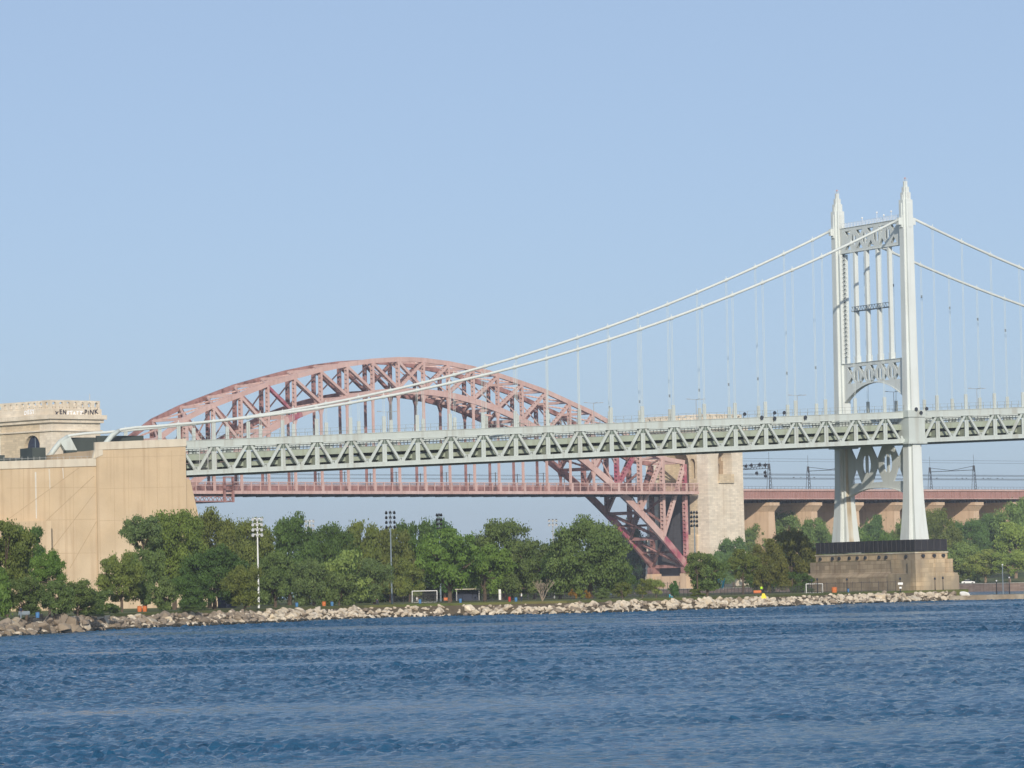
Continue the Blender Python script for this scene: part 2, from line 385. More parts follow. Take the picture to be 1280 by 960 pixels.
def truss(w, near):
    up, lo = MB(), MB(); st = 6
    ss = list(np.linspace(S0, S1, 60))
    for a,b in zip(ss[:-1], ss[1:]):
        up.beam(SB(a,w,zf(a)-.72), SB(b,w,zf(b)-.72), .62, 1.36); lo.beam(SB(a,w,zf(a)-6.72), SB(b,w,zf(b)-6.72), .62, .92)
        up.beam(SB(a,w,zf(a)-1.44), SB(b,w,zf(b)-1.44), .95, .10); up.beam(SB(a,w,zf(a)+.0), SB(b,w,zf(b)+.0), .9, .10)
        lo.beam(SB(a,w,zf(a)-7.2), SB(b,w,zf(b)-7.2), .9, .09)
    o1 = obj('upper_chord', up, M['steel'], bridge); o2 = obj('lower_chord', lo, M['steel'], bridge)
    rest = MB()
    for i,s in enumerate(NODES):
        z = zf(s)
        if abs(s) < .5: continue
        def put(name, fn, vis):
            if near and vis:
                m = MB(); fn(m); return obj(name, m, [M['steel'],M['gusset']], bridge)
            fn(rest)
        vis = s < 50
        ff = -.27 if near else .27
        def post(m): 
            m.beam(SB(s-.27,w,z-1.45), SB(s-.27,w,z-6.3), .16, .5, UB); m.beam(SB(s+.27,w,z-1.45), SB(s+.27,w,z-6.3), .16, .5, UB)
            m.beam(SB(s,w,z-1.45), SB(s,w,z-6.3), .42, .10, UB)
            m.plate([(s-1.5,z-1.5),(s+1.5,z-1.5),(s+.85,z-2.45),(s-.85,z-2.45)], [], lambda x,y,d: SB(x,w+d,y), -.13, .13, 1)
        put('post', post, vis)
        for sg in (-1,1):
            sb = s+sg*LP/2
            if abs(s)-abs(sb) > 0 and abs(sb) < 2: continue
            if sb < S0+.3: continue
            def dia(m):
                a, b = SB(s+sg*.55,w,z-1.5), SB(sb-sg*.25,w,zf(sb)-6.35)
                m.beam(a+WB*.2, b+WB*.2, .12, .52, WB.cross(b-a)); m.beam(a-WB*.2, b-WB*.2, .12, .52, WB.cross(b-a)); m.beam(a,b,.36,.1,WB.cross(b-a)); m.plate([(sb-.8*(sg<0),zf(sb)-6.27),(sb+.8*(sg>0),zf(sb)-6.27),(sb+.45*sg,zf(sb)-5.5),(sb,zf(sb)-5.5)],[],lambda x,y,d: SB(x,w+d,y),-.29,.29)
            put('diagonal', dia, vis)
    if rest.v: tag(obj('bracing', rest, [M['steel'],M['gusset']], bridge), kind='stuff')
truss(0, True); truss(W, False)
# deck: slab, edge girders, stringers, floor beams
dk = MB(); gird = MB(); fb = MB(); bar = MB()
ss = np.linspace(S0, S1, 48)
for a,b in zip(ss[:-1], ss[1:]):
    def slab(m, w0, w1, t, bt, mi=0): m.hexa([SB(a,w0,zf(a)-bt),SB(b,w0,zf(b)-bt),SB(b,w1,zf(b)-bt),SB(a,w1,zf(a)-bt)], [SB(a,w0,zf(a)-t),SB(b,w0,zf(b)-t),SB(b,w1,zf(b)-t),SB(a,w1,zf(a)-t)], mi)
    slab(dk, 1.2, W-1.2, 3.75, 4.1)
    slab(gird, 1.0, 1.5, 2.9, 4.15); slab(gird, W-1.5, W-1.0, 2.9, 4.15)
    for w in (2.6, 9, 15, 21, W-2.6): slab(gird, w, w+.3, 4.75, 5.75)
    slab(bar, 5.2, 5.55, 2.75, 3.74); slab(bar, W-5.5, W-5.2, 2.6, 3.74); slab(bar, W/2-.2, W/2+.2, 2.7, 3.74)
for i,s in enumerate(NODES):
    if S0 < s < S1:
        fb.beam(SB(s,.4,zf(s)-5.35), SB(s,W-.4,zf(s)-5.35), .35, 1.7)
        fb.beam(SB(s-LP/2,.4,zf(s-LP/2)-6.75), SB(s-LP/2,W-.4,zf(s-LP/2)-6.75), .4, .8)
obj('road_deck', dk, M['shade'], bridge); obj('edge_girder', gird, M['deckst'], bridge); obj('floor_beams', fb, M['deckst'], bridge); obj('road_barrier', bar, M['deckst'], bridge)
rl = MB()
for w in (.15, W-.15):
    for s in np.arange(S0, S1, LP/4): rl.beam(SB(s,w,zf(s)+.05), SB(s,w,zf(s)+1.5), .08, .08)
    for a,b in zip(ss[:-1], ss[1:]):
        for dz in (.8,1.5): rl.beam(SB(a,w,zf(a)+dz), SB(b,w,zf(b)+dz), .04, .04)
for w in (2.2, W-2.2):
    for s in np.arange(S0, S1, LP/9): rl.beam(SB(s,w,zf(s)-3.7), SB(s,w,zf(s)-1.75), .12, .12)
    for a,b in zip(ss[:-1], ss[1:]):
        for dz in (-1.8,-2.3,-2.8): rl.beam(SB(a,w,zf(a)+dz), SB(b,w,zf(b)+dz), .08, .12)
obj('railing', rl, M['railgr'], bridge)
sp_ = MB()                                                # mesh screen at the anchorage end of the truss
for s in (-177.8,-175.9,-174.0): sp_.beam(SB(s,-.42,zf(s)-1.6), SB(s,-.42,zf(s)-6.6), .1, .1)
for k in range(20):
    s = -178.6+k*.26; sp_.beam(SB(s,-.40,zf(s)-1.7), SB(s,-.40,zf(s)-6.5), .07, .02)
obj('inspection_screen', sp_, M['grey'], bridge)
# cables, bands, hangers
for w in (0, W):
    mb = MB(); S = list(np.linspace(-187,-2,50)); ptsl = [SB(s,w,zcab(s)) for s in S]
    tail = [SB(-201.5,w,33.2),SB(-199,w,36.3),SB(-197.3,w,38.3),SB(-195.3,w,39.55),SB(-192,w,39.98)]
    mb.tube(tail+ptsl, .31, 10); obj('main_cable', mb, M['cable'], bridge, smooth=True)
    mb = MB(); mb.tube([SB(s,w,zcab(s)) for s in np.linspace(2,200,44)], .31, 10); obj('main_cable', mb, M['cable'], bridge, smooth=True)
    mb = MB(); mb.tube([SB(-202,w,32.6),SB(-199,w,36.3),SB(-197.3,w,38.3),SB(-195.6,w,39.4)], [.62,.58,.55,.44], 10)
    obj('cable_sleeve', mb, M['steel'], bridge, smooth=True)
    if w:
        mb = MB(); mb.hexa([SB(-196.6,w-.9,36.4),SB(-193.9,w-.9,36.4),SB(-193.9,w+.9,36.4),SB(-196.6,w+.9,36.4)], [SB(-197.6,w-.6,38.1),SB(-195.3,w-.6,39.3),SB(-195.3,w+.6,39.3),SB(-197.6,w+.6,38.1)])
        obj('saddle_support', mb, M['steel'], bridge)
        mb = MB(); mb.hexa([SB(-196.4,w-.9,31.6),SB(-193.9,w-.9,31.6),SB(-193.9,w+.9,31.6),SB(-196.4,w+.9,31.6)], [SB(-196.4,w-.9,36.39),SB(-193.9,w-.9,36.39),SB(-193.9,w+.9,36.39),SB(-196.4,w+.9,36.39)])
        obj('saddle_plinth', mb, M['shade'], bridge)
n_h = 0
for w in (0, W):
    for s in NODES:
        if abs(s) < 1 or s > 80 or s < S0-12: continue
        z0, z1 = zf(s), zcab(s)
        mb = MB(); zt = min(z0+3.5, z1-.1)
        for ds in (-.19,.19): mb.beam(SB(s+ds,w,z0+.05), SB(s+ds,w,zt), .24, .42, UB)
        hs = obj('hanger_sleeve', mb, M['steel'], bridge)
        mb = MB()
        d = (SB(s+.4,w,zcab(s+.4))-SB(s-.4,w,zcab(s-.4)))
        mb.tube([SB(s,w,z1)-d*.5, SB(s,w,z1)+d*.5], .40, 8); mb.beam(SB(s,w,z1+.3), SB(s,w,z1+.85), .12, .12)
        obj('cable_band', mb, M['cable'], bridge)
        if z1-zt > .8:
            mb = MB()
            for ds in (-.17,.17): mb.tube([SB(s+ds,w,zt), SB(s+ds,w,z1)], .04, 5)
            obj('hanger', mb, M['rope'], bridge)
        if w and s > -70 and z1-zt > 6:
            zz = (54.6+(s+11)*.17) if s < 0 else (73.5-(s-20)*.33)
            mb = MB(); mb.beam(SB(s,w,zz-.35), SB(s,w,zz+.3), .3, .3, UB); obj('hanger_clamp', mb, M['blueg'], bridge)
# ---- tower
tow = bpy.data.objects.new('tower', None); COL.objects.link(tow); tow.parent = bridge; BASE[tow.name] = BASE[bridge.name]
def leg(w, inner):
    """stepped cruciform box column; inner = +1 when the other leg lies towards +w"""
    prof = [(11.2,2.95,3.35),(14,2.72,3.05),(17,2.45,2.72),(20,2.22,2.42),(23,2.05,2.18),(27,1.9,2.02),(32,1.80,1.95),(36.9,1.74,1.9)]
    prof2 = [(36.9,1.74,1.9),(55,1.52,1.66),(72,1.40,1.52),(92.4,1.32,1.44)]
    def ring(z,A,B):
        a, b = A*.60, B*.62; g = .42
        p = [(-A,-b),(-a,-b),(-a,-B),(a,-B),(a,-b),(A,-b),(A,b),(a,b),(a,B),(-a,B),(-a,b),(-A,b)]
        return [SB(x,w+y,z) for x,y in p]
    m = MB(); m.loft([ring(*q) for q in prof]); m.loft([ring(*q) for q in prof2])
    for z0,z1,A,B in ((92.4,94.1,.98,1.08),(94.1,95.4,.70,.78),(95.4,96.7,.42,.48)):
        m.loft([ring(z0,A,B), ring(z1,A,B)])
    o = obj('leg', m, M['tower'], tow)
    # narrower core slabs that make the spire set back in steps
    m = MB()
    for A,B,z0,z1 in ((1.5,.40,86,91.6),(.40,1.62,86,91.6),(1.12,.3,92.4,93.5),(.3,1.2,92.4,93.5)): m.hexa([SB(x,w+y,z0) for x,y in ((-A,-B),(A,-B),(A,B),(-A,B))],[SB(x,w+y,z1) for x,y in ((-A,-B),(A,-B),(A,B),(-A,B))])
    obj('spire_fin', m, M['tower'], tow)
    m = MB(); m.tube([SB(0,w,96.7),SB(0,w,97.3)], .12, 6, 0); m.sphere(SB(0,w,97.45), .2, 8, 6, 1)
    for k in range(6):
        t = k*math.pi/3; m.beam(SB(.5*math.cos(t),w+.5*math.sin(t),96.6), SB(.5*math.cos(t),w+.5*math.sin(t),97.5), .06,.06)
    obj('beacon', m, [M['grey'],M['redl']], tow)
    # cable saddle housing
    m = MB(); m.hexa([SB(x,w+y,86.0) for x,y in ((-1.6,-.55),(1.6,-.55),(1.6,.55),(-1.6,.55))],[SB(x,w+y,88.75) for x,y in ((-1.6,-.55),(1.6,-.55),(1.6,.55),(-1.6,.55))])
    m.hexa([SB(x,w+y,86.6) for x,y in ((-2.3,-.45),(2.3,-.45),(2.3,.45),(-2.3,.45))],[SB(x,w+y,88.2) for x,y in ((-2.3,-.45),(2.3,-.45),(2.3,.45),(-2.3,.45))])
    obj('saddle_housing', m, M['tower'], tow)
    # collar where the deck passes
    m = MB(); A, B = 2.25, 2.3
    for z0,z1,e in ((35.9,36.45,.28),(36.45,42.05,-.05),(42.05,43.6,.22)):
        m.hexa([SB(x*(A+e),w+y*(B+e),z0) for x,y in ((-1,-1),(1,-1),(1,1),(-1,1))],[SB(x*(A+e),w+y*(B+e),z1) for x,y in ((-1,-1),(1,-1),(1,1),(-1,1))])
    obj('deck_collar', m, M['steel'], tow)
    # rust-stained strip low on the inner face and bare plate courses
    m = MB(); f = inner*1
    y = w-1*2.75
    if inner < 0:
        m.loft([[SB(-1.0,w-3.36-.004,11.3),SB(.35,w-3.36-.004,11.3),SB(.3,w-3.3,11.3),SB(-.9,w-3.3,11.3)],
                [SB(-.9,w-2.42-.012,20),SB(.3,w-2.42-.012,20),SB(.3,w-2.3,20),SB(-.9,w-2.3,20)],
                [SB(-.8,w-2.02-.012,27),SB(.25,w-2.02-.012,27),SB(.25,w-1.9,27),SB(-.8,w-1.9,27)],
                [SB(-.7,w-1.92-.012,36.5),SB(.2,w-1.92-.012,36.5),SB(.2,w-1.8,36.5),SB(-.7,w-1.8,36.5)]])
        obj('rust_streaked_panel', m, M['rust'], tow)
leg(0,1); leg(W,-1)
def slot(c, h0, h1, off, bulge, n=6):        # half-lens hole beside a vertical
    pts = [(c+off, h0),(c+off, h1)]; zc_ = (h0+h1)/2; hh = (h1-h0)/2
    arc = []
    for i in range(1,n):
        t = math.pi/2-math.pi*i/n
        arc.append((c+off+math.copysign(bulge,off)*math.cos(t), zc_+hh*math.sin(t)))
    return pts+arc
def strut(outer, xs, top, bot, lens, hw, lens_off=.22, bulge=.7, t=(-.4,.4), ends=True, name='portal_strut'):
    holes = []
    for c in xs:
        holes.append([(c-hw,top[0]),(c,top[1]),(c+hw,top[0])]); holes.append([(c-hw,bot[1]),(c+hw,bot[1]),(c,bot[0])])
    mids = [(a+b)/2 for a,b in zip(xs[:-1], xs[1:])]
    for c in mids:
        holes.append(slot(c,lens[1],lens[0],lens_off,bulge)); holes.append(slot(c,lens[1],lens[0],-lens_off,bulge))
    m = MB()
    for d0,d1 in ((t[0],t[0]+.12),(t[1]-.12,t[1])): m.plate(outer, holes, lambda x,y,d: SB(d,x,y), d0, d1)
    ys = [p[1] for p in outer]
    zt = max(ys)
    m.beam(SB(0,2,zt+.06), SB(0,W-2,zt+.06), 1.1, .12)
    # flange lining along the bottom edge
    low = [p for p in outer if p[1] < zt-.5]
    for a,b in zip(low[:-1], low[1:]): m.beam(SB(0,a[0],a[1]+.12), SB(0,b[0],b[1]+.12), 1.1, .16, (0,0,1))
    return obj(name, m, M['tower'], tow)
e0, e1 = 1.2, W-1.2
def arch(z_end, z_top, x0=2.0, x1=W-2.0, n=14, p=2.0): return [(x0+(x1-x0)*i/n, z_end+(z_top-z_end)*(1-abs(2*i/n-1)**p)) for i in range(n+1)]
X5 = [5.0,10.0,14.95,19.9,24.9]
strut([(e0,82.1),(e1,82.1),(e1,88.1),(e0,88.1)], X5, (87.3,85.75), (84.5,82.9), (86.5,83.8), 1.45, bulge=.75, lens_off=.3)
strut([(e0,46.6)]+arch(46.8,50.9)+[(e1,46.6),(e1,55.9),(e0,55.9)], X5, (55.1,53.15), (52.7,51.2), (54.3,51.5), 1.65, bulge=.8, lens_off=.32)
X3 = [5.7,14.95,24.2]
strut([(e0,23.6)]+arch(24.2,26.2,p=2.4)+[(e1,23.6),(e1,37.2),(e0,37.2)], X3, (36.0,32.9), (31.2,27.6), (34.2,29.6), 2.3, .45, 1.45, t=(-.17,.17))
for w in (7.5,12.45,17.4,22.4):
    m = MB(); m.beam(SB(0,w,57.5), SB(0,w,82.1), .8, .95, UB); m.beam(SB(0,w,55.9), SB(0,w,57.5), 1.0, 1.2, UB); obj('column', m, M['tower'], tow)
for w,f in ((W-1.6,-1),):
    m = MB()                                    # laced column on the inner face of the leg
    for a in (-.75,.75): m.beam(SB(a,W-2.1,56), SB(a,W-2.1,82), .35, .8, UB)
    z = 57.5
    while z < 81.5:
        m.beam(SB(-.6,W-2.4,z), SB(.6,W-2.4,z+1.0), .08, .2, WB); m.beam(SB(.6,W-2.4,z), SB(-.6,W-2.4,z+1.0), .08, .2, WB); z += 1.0
    m.beam(SB(0,W-1.75,56), SB(0,W-1.75,82), 1.2, .1, WB, 1)
    obj('laced_column', m, [M['tower'],M['blueg']], tow)
m = MB()
for w in np.arange(8, 23, 1.2):
    m.beam(SB(-.7,w,68.2), SB(-.7,w+.6,69.2), .1,.1); m.beam(SB(-.7,w+.6,69.2), SB(-.7,w+1.2,68.2), .1,.1)
for z in (68.2,69.2): m.beam(SB(-.7,7.2,z), SB(-.7,23.6,z), .14, .14)
m.beam(SB(-.2,7.2,68.1), SB(-.2,23.6,68.1), .9, .08)
obj('service_walkway', m, M['blueg'], tow)
m = MB()
for w in np.arange(2, W-1.5, 1.3): m.beam(SB(-.6,w,88.1), SB(-.6,w,89.2), .06,.06); m.beam(SB(.6,w,88.1), SB(.6,w,89.2), .06,.06)
for a in (-.6,.6):
    for z in (88.7,89.2): m.beam(SB(a,2,z), SB(a,W-2,z), .05,.05)
for w,h in ((12.5,90.6),(6.3,90.3),(19,89.9),(9.5,89.7)):
    m.tube([SB(0,w,88.1),SB(0,w,h)], .05, 5); m.sphere(SB(0,w,h), .24)
obj('top_railing', m, M['white'], tow)

# ------------------------------------------------------------------ pedestal
ped = thing('bridge_pedestal', SB(0,W/2,0), 'stepped brown granite pedestal under the legs of the bridge tower', 'pedestal')
def sbox(m, s0, s1, w0, w1, z0, z1, mi=0, bat=0):
    m.hexa([SB(s0,w0,z0),SB(s1,w0,z0),SB(s1,w1,z0),SB(s0,w1,z0)],[SB(s0+bat,w0+bat,z1),SB(s1-bat,w0+bat,z1),SB(s1-bat,w1-bat,z1),SB(s0+bat,w1-bat,z1)],mi)
m = MB(); sbox(m,-6.0,6.0,-9.0,W+11.8,0,5.6); sbox(m,-5.9,5.9,-8.8,W+11.2,5.6,6.6,bat=1.0); sbox(m,-4.9,4.9,-7.7,W+8.4,6.6,9.2); obj('masonry_body', m, M['pedest'], ped)
m = MB(); sbox(m,-6.35,5.6,-9.1,2.0,0,6.1); sbox(m,-5.3,4.9,-8.3,2.0,6.1,9.3); sbox(m,-6.3,-.9,-9.9,-9.1,0,9.2); sbox(m,-6.25,-5.3,-9.1,-6.5,6.1,9.2); sbox(m,-5.29,-.95,-9.1,-8.3,6.1,9.2); obj('end_block', m, M['pedlit'], ped)
m = MB(); sbox(m,-4.5,4.3,-7.0,W+6.4,9.3,10.7); obj('parapet', m, M['pedlit'], ped)
m = MB(); sbox(m,-4.65,4.45,-7.2,W+6.6,10.7,11.0); obj('coping', m, M['rust'], ped)
m = MB()
for w in (-3.5,5,8,14,17.5,21,25.5,28.5,34): m.tube([SB(-4.4,w,10.0),SB(-4.9,w,10.0)], .42, 8)
for s in (-2.5,.5,3): m.tube([SB(s,-6.9,10.1),SB(s,-7.6,10.1)], .38, 8)
obj('drain_openings', m, M['dlamp'], ped)
fence = thing('screen_fence', SB(0,W/2,11.2), 'tall black mesh screen fence on top of the granite pedestal', 'fence')
m = MB(); c = [(-4.4,-6.95),(4.2,-6.95),(4.2,W+6.3),(-4.4,W+6.3)]; pst = MB()
for i in range(4):
    (a0_,b0_),(a1_,b1_) = c[i], c[(i+1)%4]; n = 5 if i in (0,2) else 22
    for k in range(n):
        t0, t1 = k/n, (k+1)/n; L_ = lambda t: (a0_+(a1_-a0_)*t, b0_+(b1_-b0_)*t)
        p0, p1 = L_(t0), L_(t1); h = 2.6
        gap = False
        if gap:
            for q in np.linspace(t0,t1,15): pp = L_(q); pst.beam(SB(*pp,11.2), SB(*pp,13.7), .09,.09)
        else: m.beam(SB(*p0,11.2+h/2), SB(*p1,11.2+h/2), .03, h)
        pst.beam(SB(*p0,11.2), SB(*p0,13.85), .14,.14)
    pst.beam(SB(a0_,b0_,13.8), SB(a1_,b1_,13.8), .08,.1)
obj('mesh_screen', m, M['screen'], fence); obj('fence_frame', pst, M['black'], fence)

# ------------------------------------------------------------------ anchorage
anc = thing('bridge_anchorage', SB(-205,14,0), 'huge tan concrete cable anchorage with pale capped parapet at the bridge end', 'anchorage')
AW0, AW1 = -3.0, W+3
sl = .033
m = MB()
m.hexa([SB(-202,AW0,0),SB(-182,AW0,0),SB(-182,AW1,0),SB(-202,AW1,0)],[SB(-202,AW0,35.2),SB(-182,AW0,35.9),SB(-182,AW1,35.9),SB(-202,AW1,35.2)])
obj('upper_block', m, M['concrete'], anc)
m = MB(); m.hexa([SB(-270,AW0+.25,0),SB(-202,AW0+.25,0),SB(-202,AW1,0),SB(-270,AW1,0)],[SB(-270,AW0+.25,30.2),SB(-202,AW0+.25,31.9),SB(-202,AW1,31.9),SB(-270,AW1,30.2)])
obj('lower_block', m, M['concrete'], anc)
m = MB()
m.hexa([SB(-202.3,AW0-.2,35.2),SB(-181.9,AW0-.2,35.9),SB(-181.9,AW0+.6,35.9),SB(-202.3,AW0+.6,35.2)],[SB(-202.3,AW0-.2,36.8),SB(-181.9,AW0-.2,37.5),SB(-181.9,AW0+.6,37.5),SB(-202.3,AW0+.6,36.8)])
m.hexa([SB(-202.3,AW0-.15,33.5),SB(-200.6,AW0-.15,34.2),SB(-200.6,AW0+.1,34.2),SB(-202.3,AW0+.1,33.5)],[SB(-202.3,AW0-.15,35.19),SB(-200.6,AW0-.15,35.24),SB(-200.6,AW0+.1,35.24),SB(-202.3,AW0+.1,35.19)])
m.hexa([SB(-270,AW0,30.2),SB(-202.01,AW0,31.9),SB(-202.01,AW0+.7,31.9),SB(-270,AW0+.7,30.2)],[SB(-270,AW0,31.8),SB(-202.01,AW0,33.5),SB(-202.01,AW0+.7,33.5),SB(-270,AW0+.7,31.8)])
m.hexa([SB(-202.8,AW0,33.4),SB(-202.01,AW0,33.4),SB(-202.01,AW0+.7,33.4),SB(-202.8,AW0+.7,33.4)],[SB(-202.3,AW0,35.2),SB(-202.01,AW0,35.2),SB(-202.01,AW0+.7,35.2),SB(-202.3,AW0+.7,35.2)])
obj('parapet', m, M['cap'], anc)
m = MB(); m.hexa([SB(-182.5,-1.6,0),SB(-173.9,-1.6,0),SB(-173.9,AW1-2,0),SB(-182.5,AW1-2,0)],[SB(-182.5,-1.6,29.5),SB(-180.5,-1.6,28.9),SB(-180.5,AW1-2,28.9),SB(-182.5,AW1-2,29.5)])
obj('sloping_buttress', m, M['concrete'], anc)
m = MB(); m.hexa([SB(-270,-6.5,0),SB(-213.5,-6.5,0),SB(-213.5,AW0+.25,0),SB(-270,AW0+.25,0)],[SB(-270,-6.5,20.0),SB(-213.5,-6.5,20.6),SB(-213.5,AW0+.25,20.6),SB(-270,AW0+.25,20.0)])
obj('projecting_block', m, M['concrete'], anc)
m = MB()
def jl(p, q, wd=.14):
    (x0,y0),(x1,y1) = p, q; a, b = SB(x0,AW0+.25-.004,y0), SB(x1,AW0+.25-.004,y1); m.beam(a,b,.03,wd,WB.cross(b-a))
def su(px,py,wo=AW0):
    d = ray(px,py); o = Vector((0,0,EYE)); P = TB+WB*wo; t = (P-o).dot(WB)/d.dot(WB); q = o+d*t-TB; return (q.dot(UB), q.z)
for p,q in (((8,651),(99,585)),((58,651),(118,595)),((64,688),(120,615)),((88,710),(121,652))): jl(su(*p),su(*q))
for y in (610,650,692): jl(su(60 if y>611 else 8,y),su(120.5,y-1),.07)
for x in (30,62,92): 
    if x>53: jl(su(x,583),su(x+1,700),.05)
    else: jl(su(x,584),su(x,650),.06)
m2 = MB()
for x in (142,160,180,196,214):
    a, b = su(x,561), su(x+2,690); m2.beam(SB(a[0],AW0-.004,a[1]-.3), SB(b[0],AW0-.004,b[1]), .05, .03, WB)
for y in (572,611,651):
    a, b = su(123,y), su(232,y-2.6); m2.beam(SB(a[0]+.1,AW0-.004,a[1]), SB(b[0]-.2,AW0-.004,b[1]), .03, .06)
m2.beam(SB(-202.0,AW0-.01,0), SB(-202.0,AW0-.01,35), .2, .05, WB)
obj('construction_joints', m, M['joint'], anc); obj('formwork_lines', m2, M['joint'], anc)
m = MB()
for x,y0,y1,wd in ((45,590,648,.32),(62,586,612,.26),(79,585,598,.2)):
    a, b = su(x,y0), su(x+1,y1); m.plate([(a[0]-wd/2,a[1]),(a[0]+wd/2,a[1]),(b[0]+wd*.3,b[1]),(b[0]-wd*.3,b[1])], [], lambda x_,y_,d: SB(x_,AW0+.25+d,y_), -.006, .02)
obj('lime_streaks', m, M['stain'], anc)
# cable houses, shade put into their colour, and fittings on the anchorage roof
for q in ((-199.5,-189.0,3.0,3.6,36.4,38.4),(-196,-188.5,W+1,W+2,36.2,39.2),(-226,-203,W+1.6,W+2.2,31.4,34.9),(-206,-203.0,W-6,W+1.5,31.5,36.8),(-214,-211.5,W-4,W+1.4,31.4,35.3),(-221,-218,W-2,W+1.5,31.4,35.2),(-209,-206.2,W-3,W+1.4,31.4,34.4)):
    m = MB(); sbox(m,*q); obj('cable_house', m, M['shade'], anc)
m = MB(); sbox(m,-222.5,-216.5,W-5,W-4.6,35.5,35.9); sbox(m,-222.2,-216.8,W-4.8,W-4.7,31.6,35.5)
for s in np.arange(-226,-203,1.3): m.beam(SB(s,AW0+.3,33), SB(s,AW0+.3,33.9), .06,.06)
m.beam(SB(-226,AW0+.3,33.3), SB(-203,AW0+.3,33.95), .06,.06)
obj('roof_fittings', m, M['grey'], anc)

# ------------------------------------------------------------------ steel arch railway bridge
UH, VH = Vector((math.cos(PHI),math.sin(PHI),0)), Vector((-math.sin(PHI),math.cos(PHI),0)); HB = Vector((HX,HY,0))
def HG(s, v, z): return HB+UH*s+VH*v+Vector((0,0,z))
archb = thing('arch_bridge', HG(149,9,0), 'faded pink steel arch railway bridge behind the suspension span', 'bridge')
KU = [0,.9,2,3,4,5,6,7,8,9,10,11,11.5]
ZU = [52.9,54.2,59.5,66.9,71.9,75.9,79.9,82.9,85.75,88.0,89.6,90.5,90.6]
def zup(k): k = min(k,23-k); return float(np.interp(k,KU,ZU))
def zlo(k): return 78.7-.508*(k-11.5)**2
ZD = 40.04
TV = (0.0, 18.3)
def laced(m, a, b, wd, dp, pitch=1.5, mi=0, skip=0):
    """two side plates joined by battens: a column whose narrow sides show holes"""
    a, b = Vector(a), Vector(b); d = (b-a); L_ = d.length; d.normalize(); x = VH.cross(d).normalized()
    for e in (-1,1): m.beam(a+VH*e*dp/2, b+VH*e*dp/2, wd, .12, VH, mi)
    t = .4
    while t < L_-.4:
        for e in (-1,1): m.beam(a+d*t-VH*dp/2+x*e*wd/2*.9, a+d*t+VH*dp/2+x*e*wd/2*.9, .1, pitch*.55, d, mi)
        t += pitch
RASP_U, RASP_L = (5.6,7.0), (6.0,7.1)
for iv,v in enumerate(TV):
    near = iv == 0
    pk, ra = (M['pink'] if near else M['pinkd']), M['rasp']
    up, lo = MB(), MB()
    n = 92
    for i in range(n):
        k0, k1 = 23*i/n, 23*(i+1)/n
        r_u = False
        r_l = (near and (6.6 <= k0 < 7.1 or k0 > 21.75)) or (not near and (20.8 < k0 < 22.2))
        ov = .0
        up.beam(HG(k0*HP,v,zup(k0)), HG(k1*HP,v,zup(k1)), 1.05, 1.75, mi=1 if r_u else 0)
        lo.beam(HG(k0*HP,v,zlo(k0)), HG(k1*HP,v,zlo(k1)), 1.15, 2.15+.035*abs(k0-11.5)**1.2, mi=1 if r_l else 0)
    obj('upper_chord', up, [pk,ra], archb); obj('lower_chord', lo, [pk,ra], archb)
    for k in range(0,24):
        m = MB(); zb, zt = zlo(k)+.8, zup(k)-.7
        laced(m, HG(k*HP,v,zb), HG(k*HP,v,zt), 1.5 if (k <= 3 or k >= 20) else 1.0, 1.5 if (k <= 3 or k >= 20) else 1.3, 1.6)
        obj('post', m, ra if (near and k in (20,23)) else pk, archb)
        if zlo(k)-1.2 > 44.5:
            m = MB(); m.beam(HG(k*HP,v,ZD+2), HG(k*HP,v,zlo(k)-1.0), .85, .7, VH); m.plate([(k*HP-.42,zlo(k)-3.4),(k*HP+.42,zlo(k)-3.4),(k*HP+1.3,zlo(k)-1.0),(k*HP-1.3,zlo(k)-1.0)],[],lambda x,y,d: HG(x,v+d,y),-.3,.3)
            obj('hanger', m, pk, archb)
    for k in range(23):
        m = MB()
        if k < 11: a, b = (k, zup(k)-.7), (k+1, zlo(k+1)+.9)
        elif k > 11: a, b = (k+1, zup(k+1)-.7), (k, zlo(k)+.9)
        else: a, b = (11, zup(11)-.7), (12, zlo(12)+.9)
        laced(m, HG(a[0]*HP,v,a[1]), HG(b[0]*HP,v,b[1]), 1.45 if (k < 4 or k > 18) else 1.05, 1.2, 1.6)
        if k == 11: laced(m, HG(12*HP,v,zup(12)-.7), HG(11*HP,v,zlo(11)+.9), 1.0, .8, 1.6)
        obj('diagonal', m, ra if near and k in (6,20) else pk, archb)
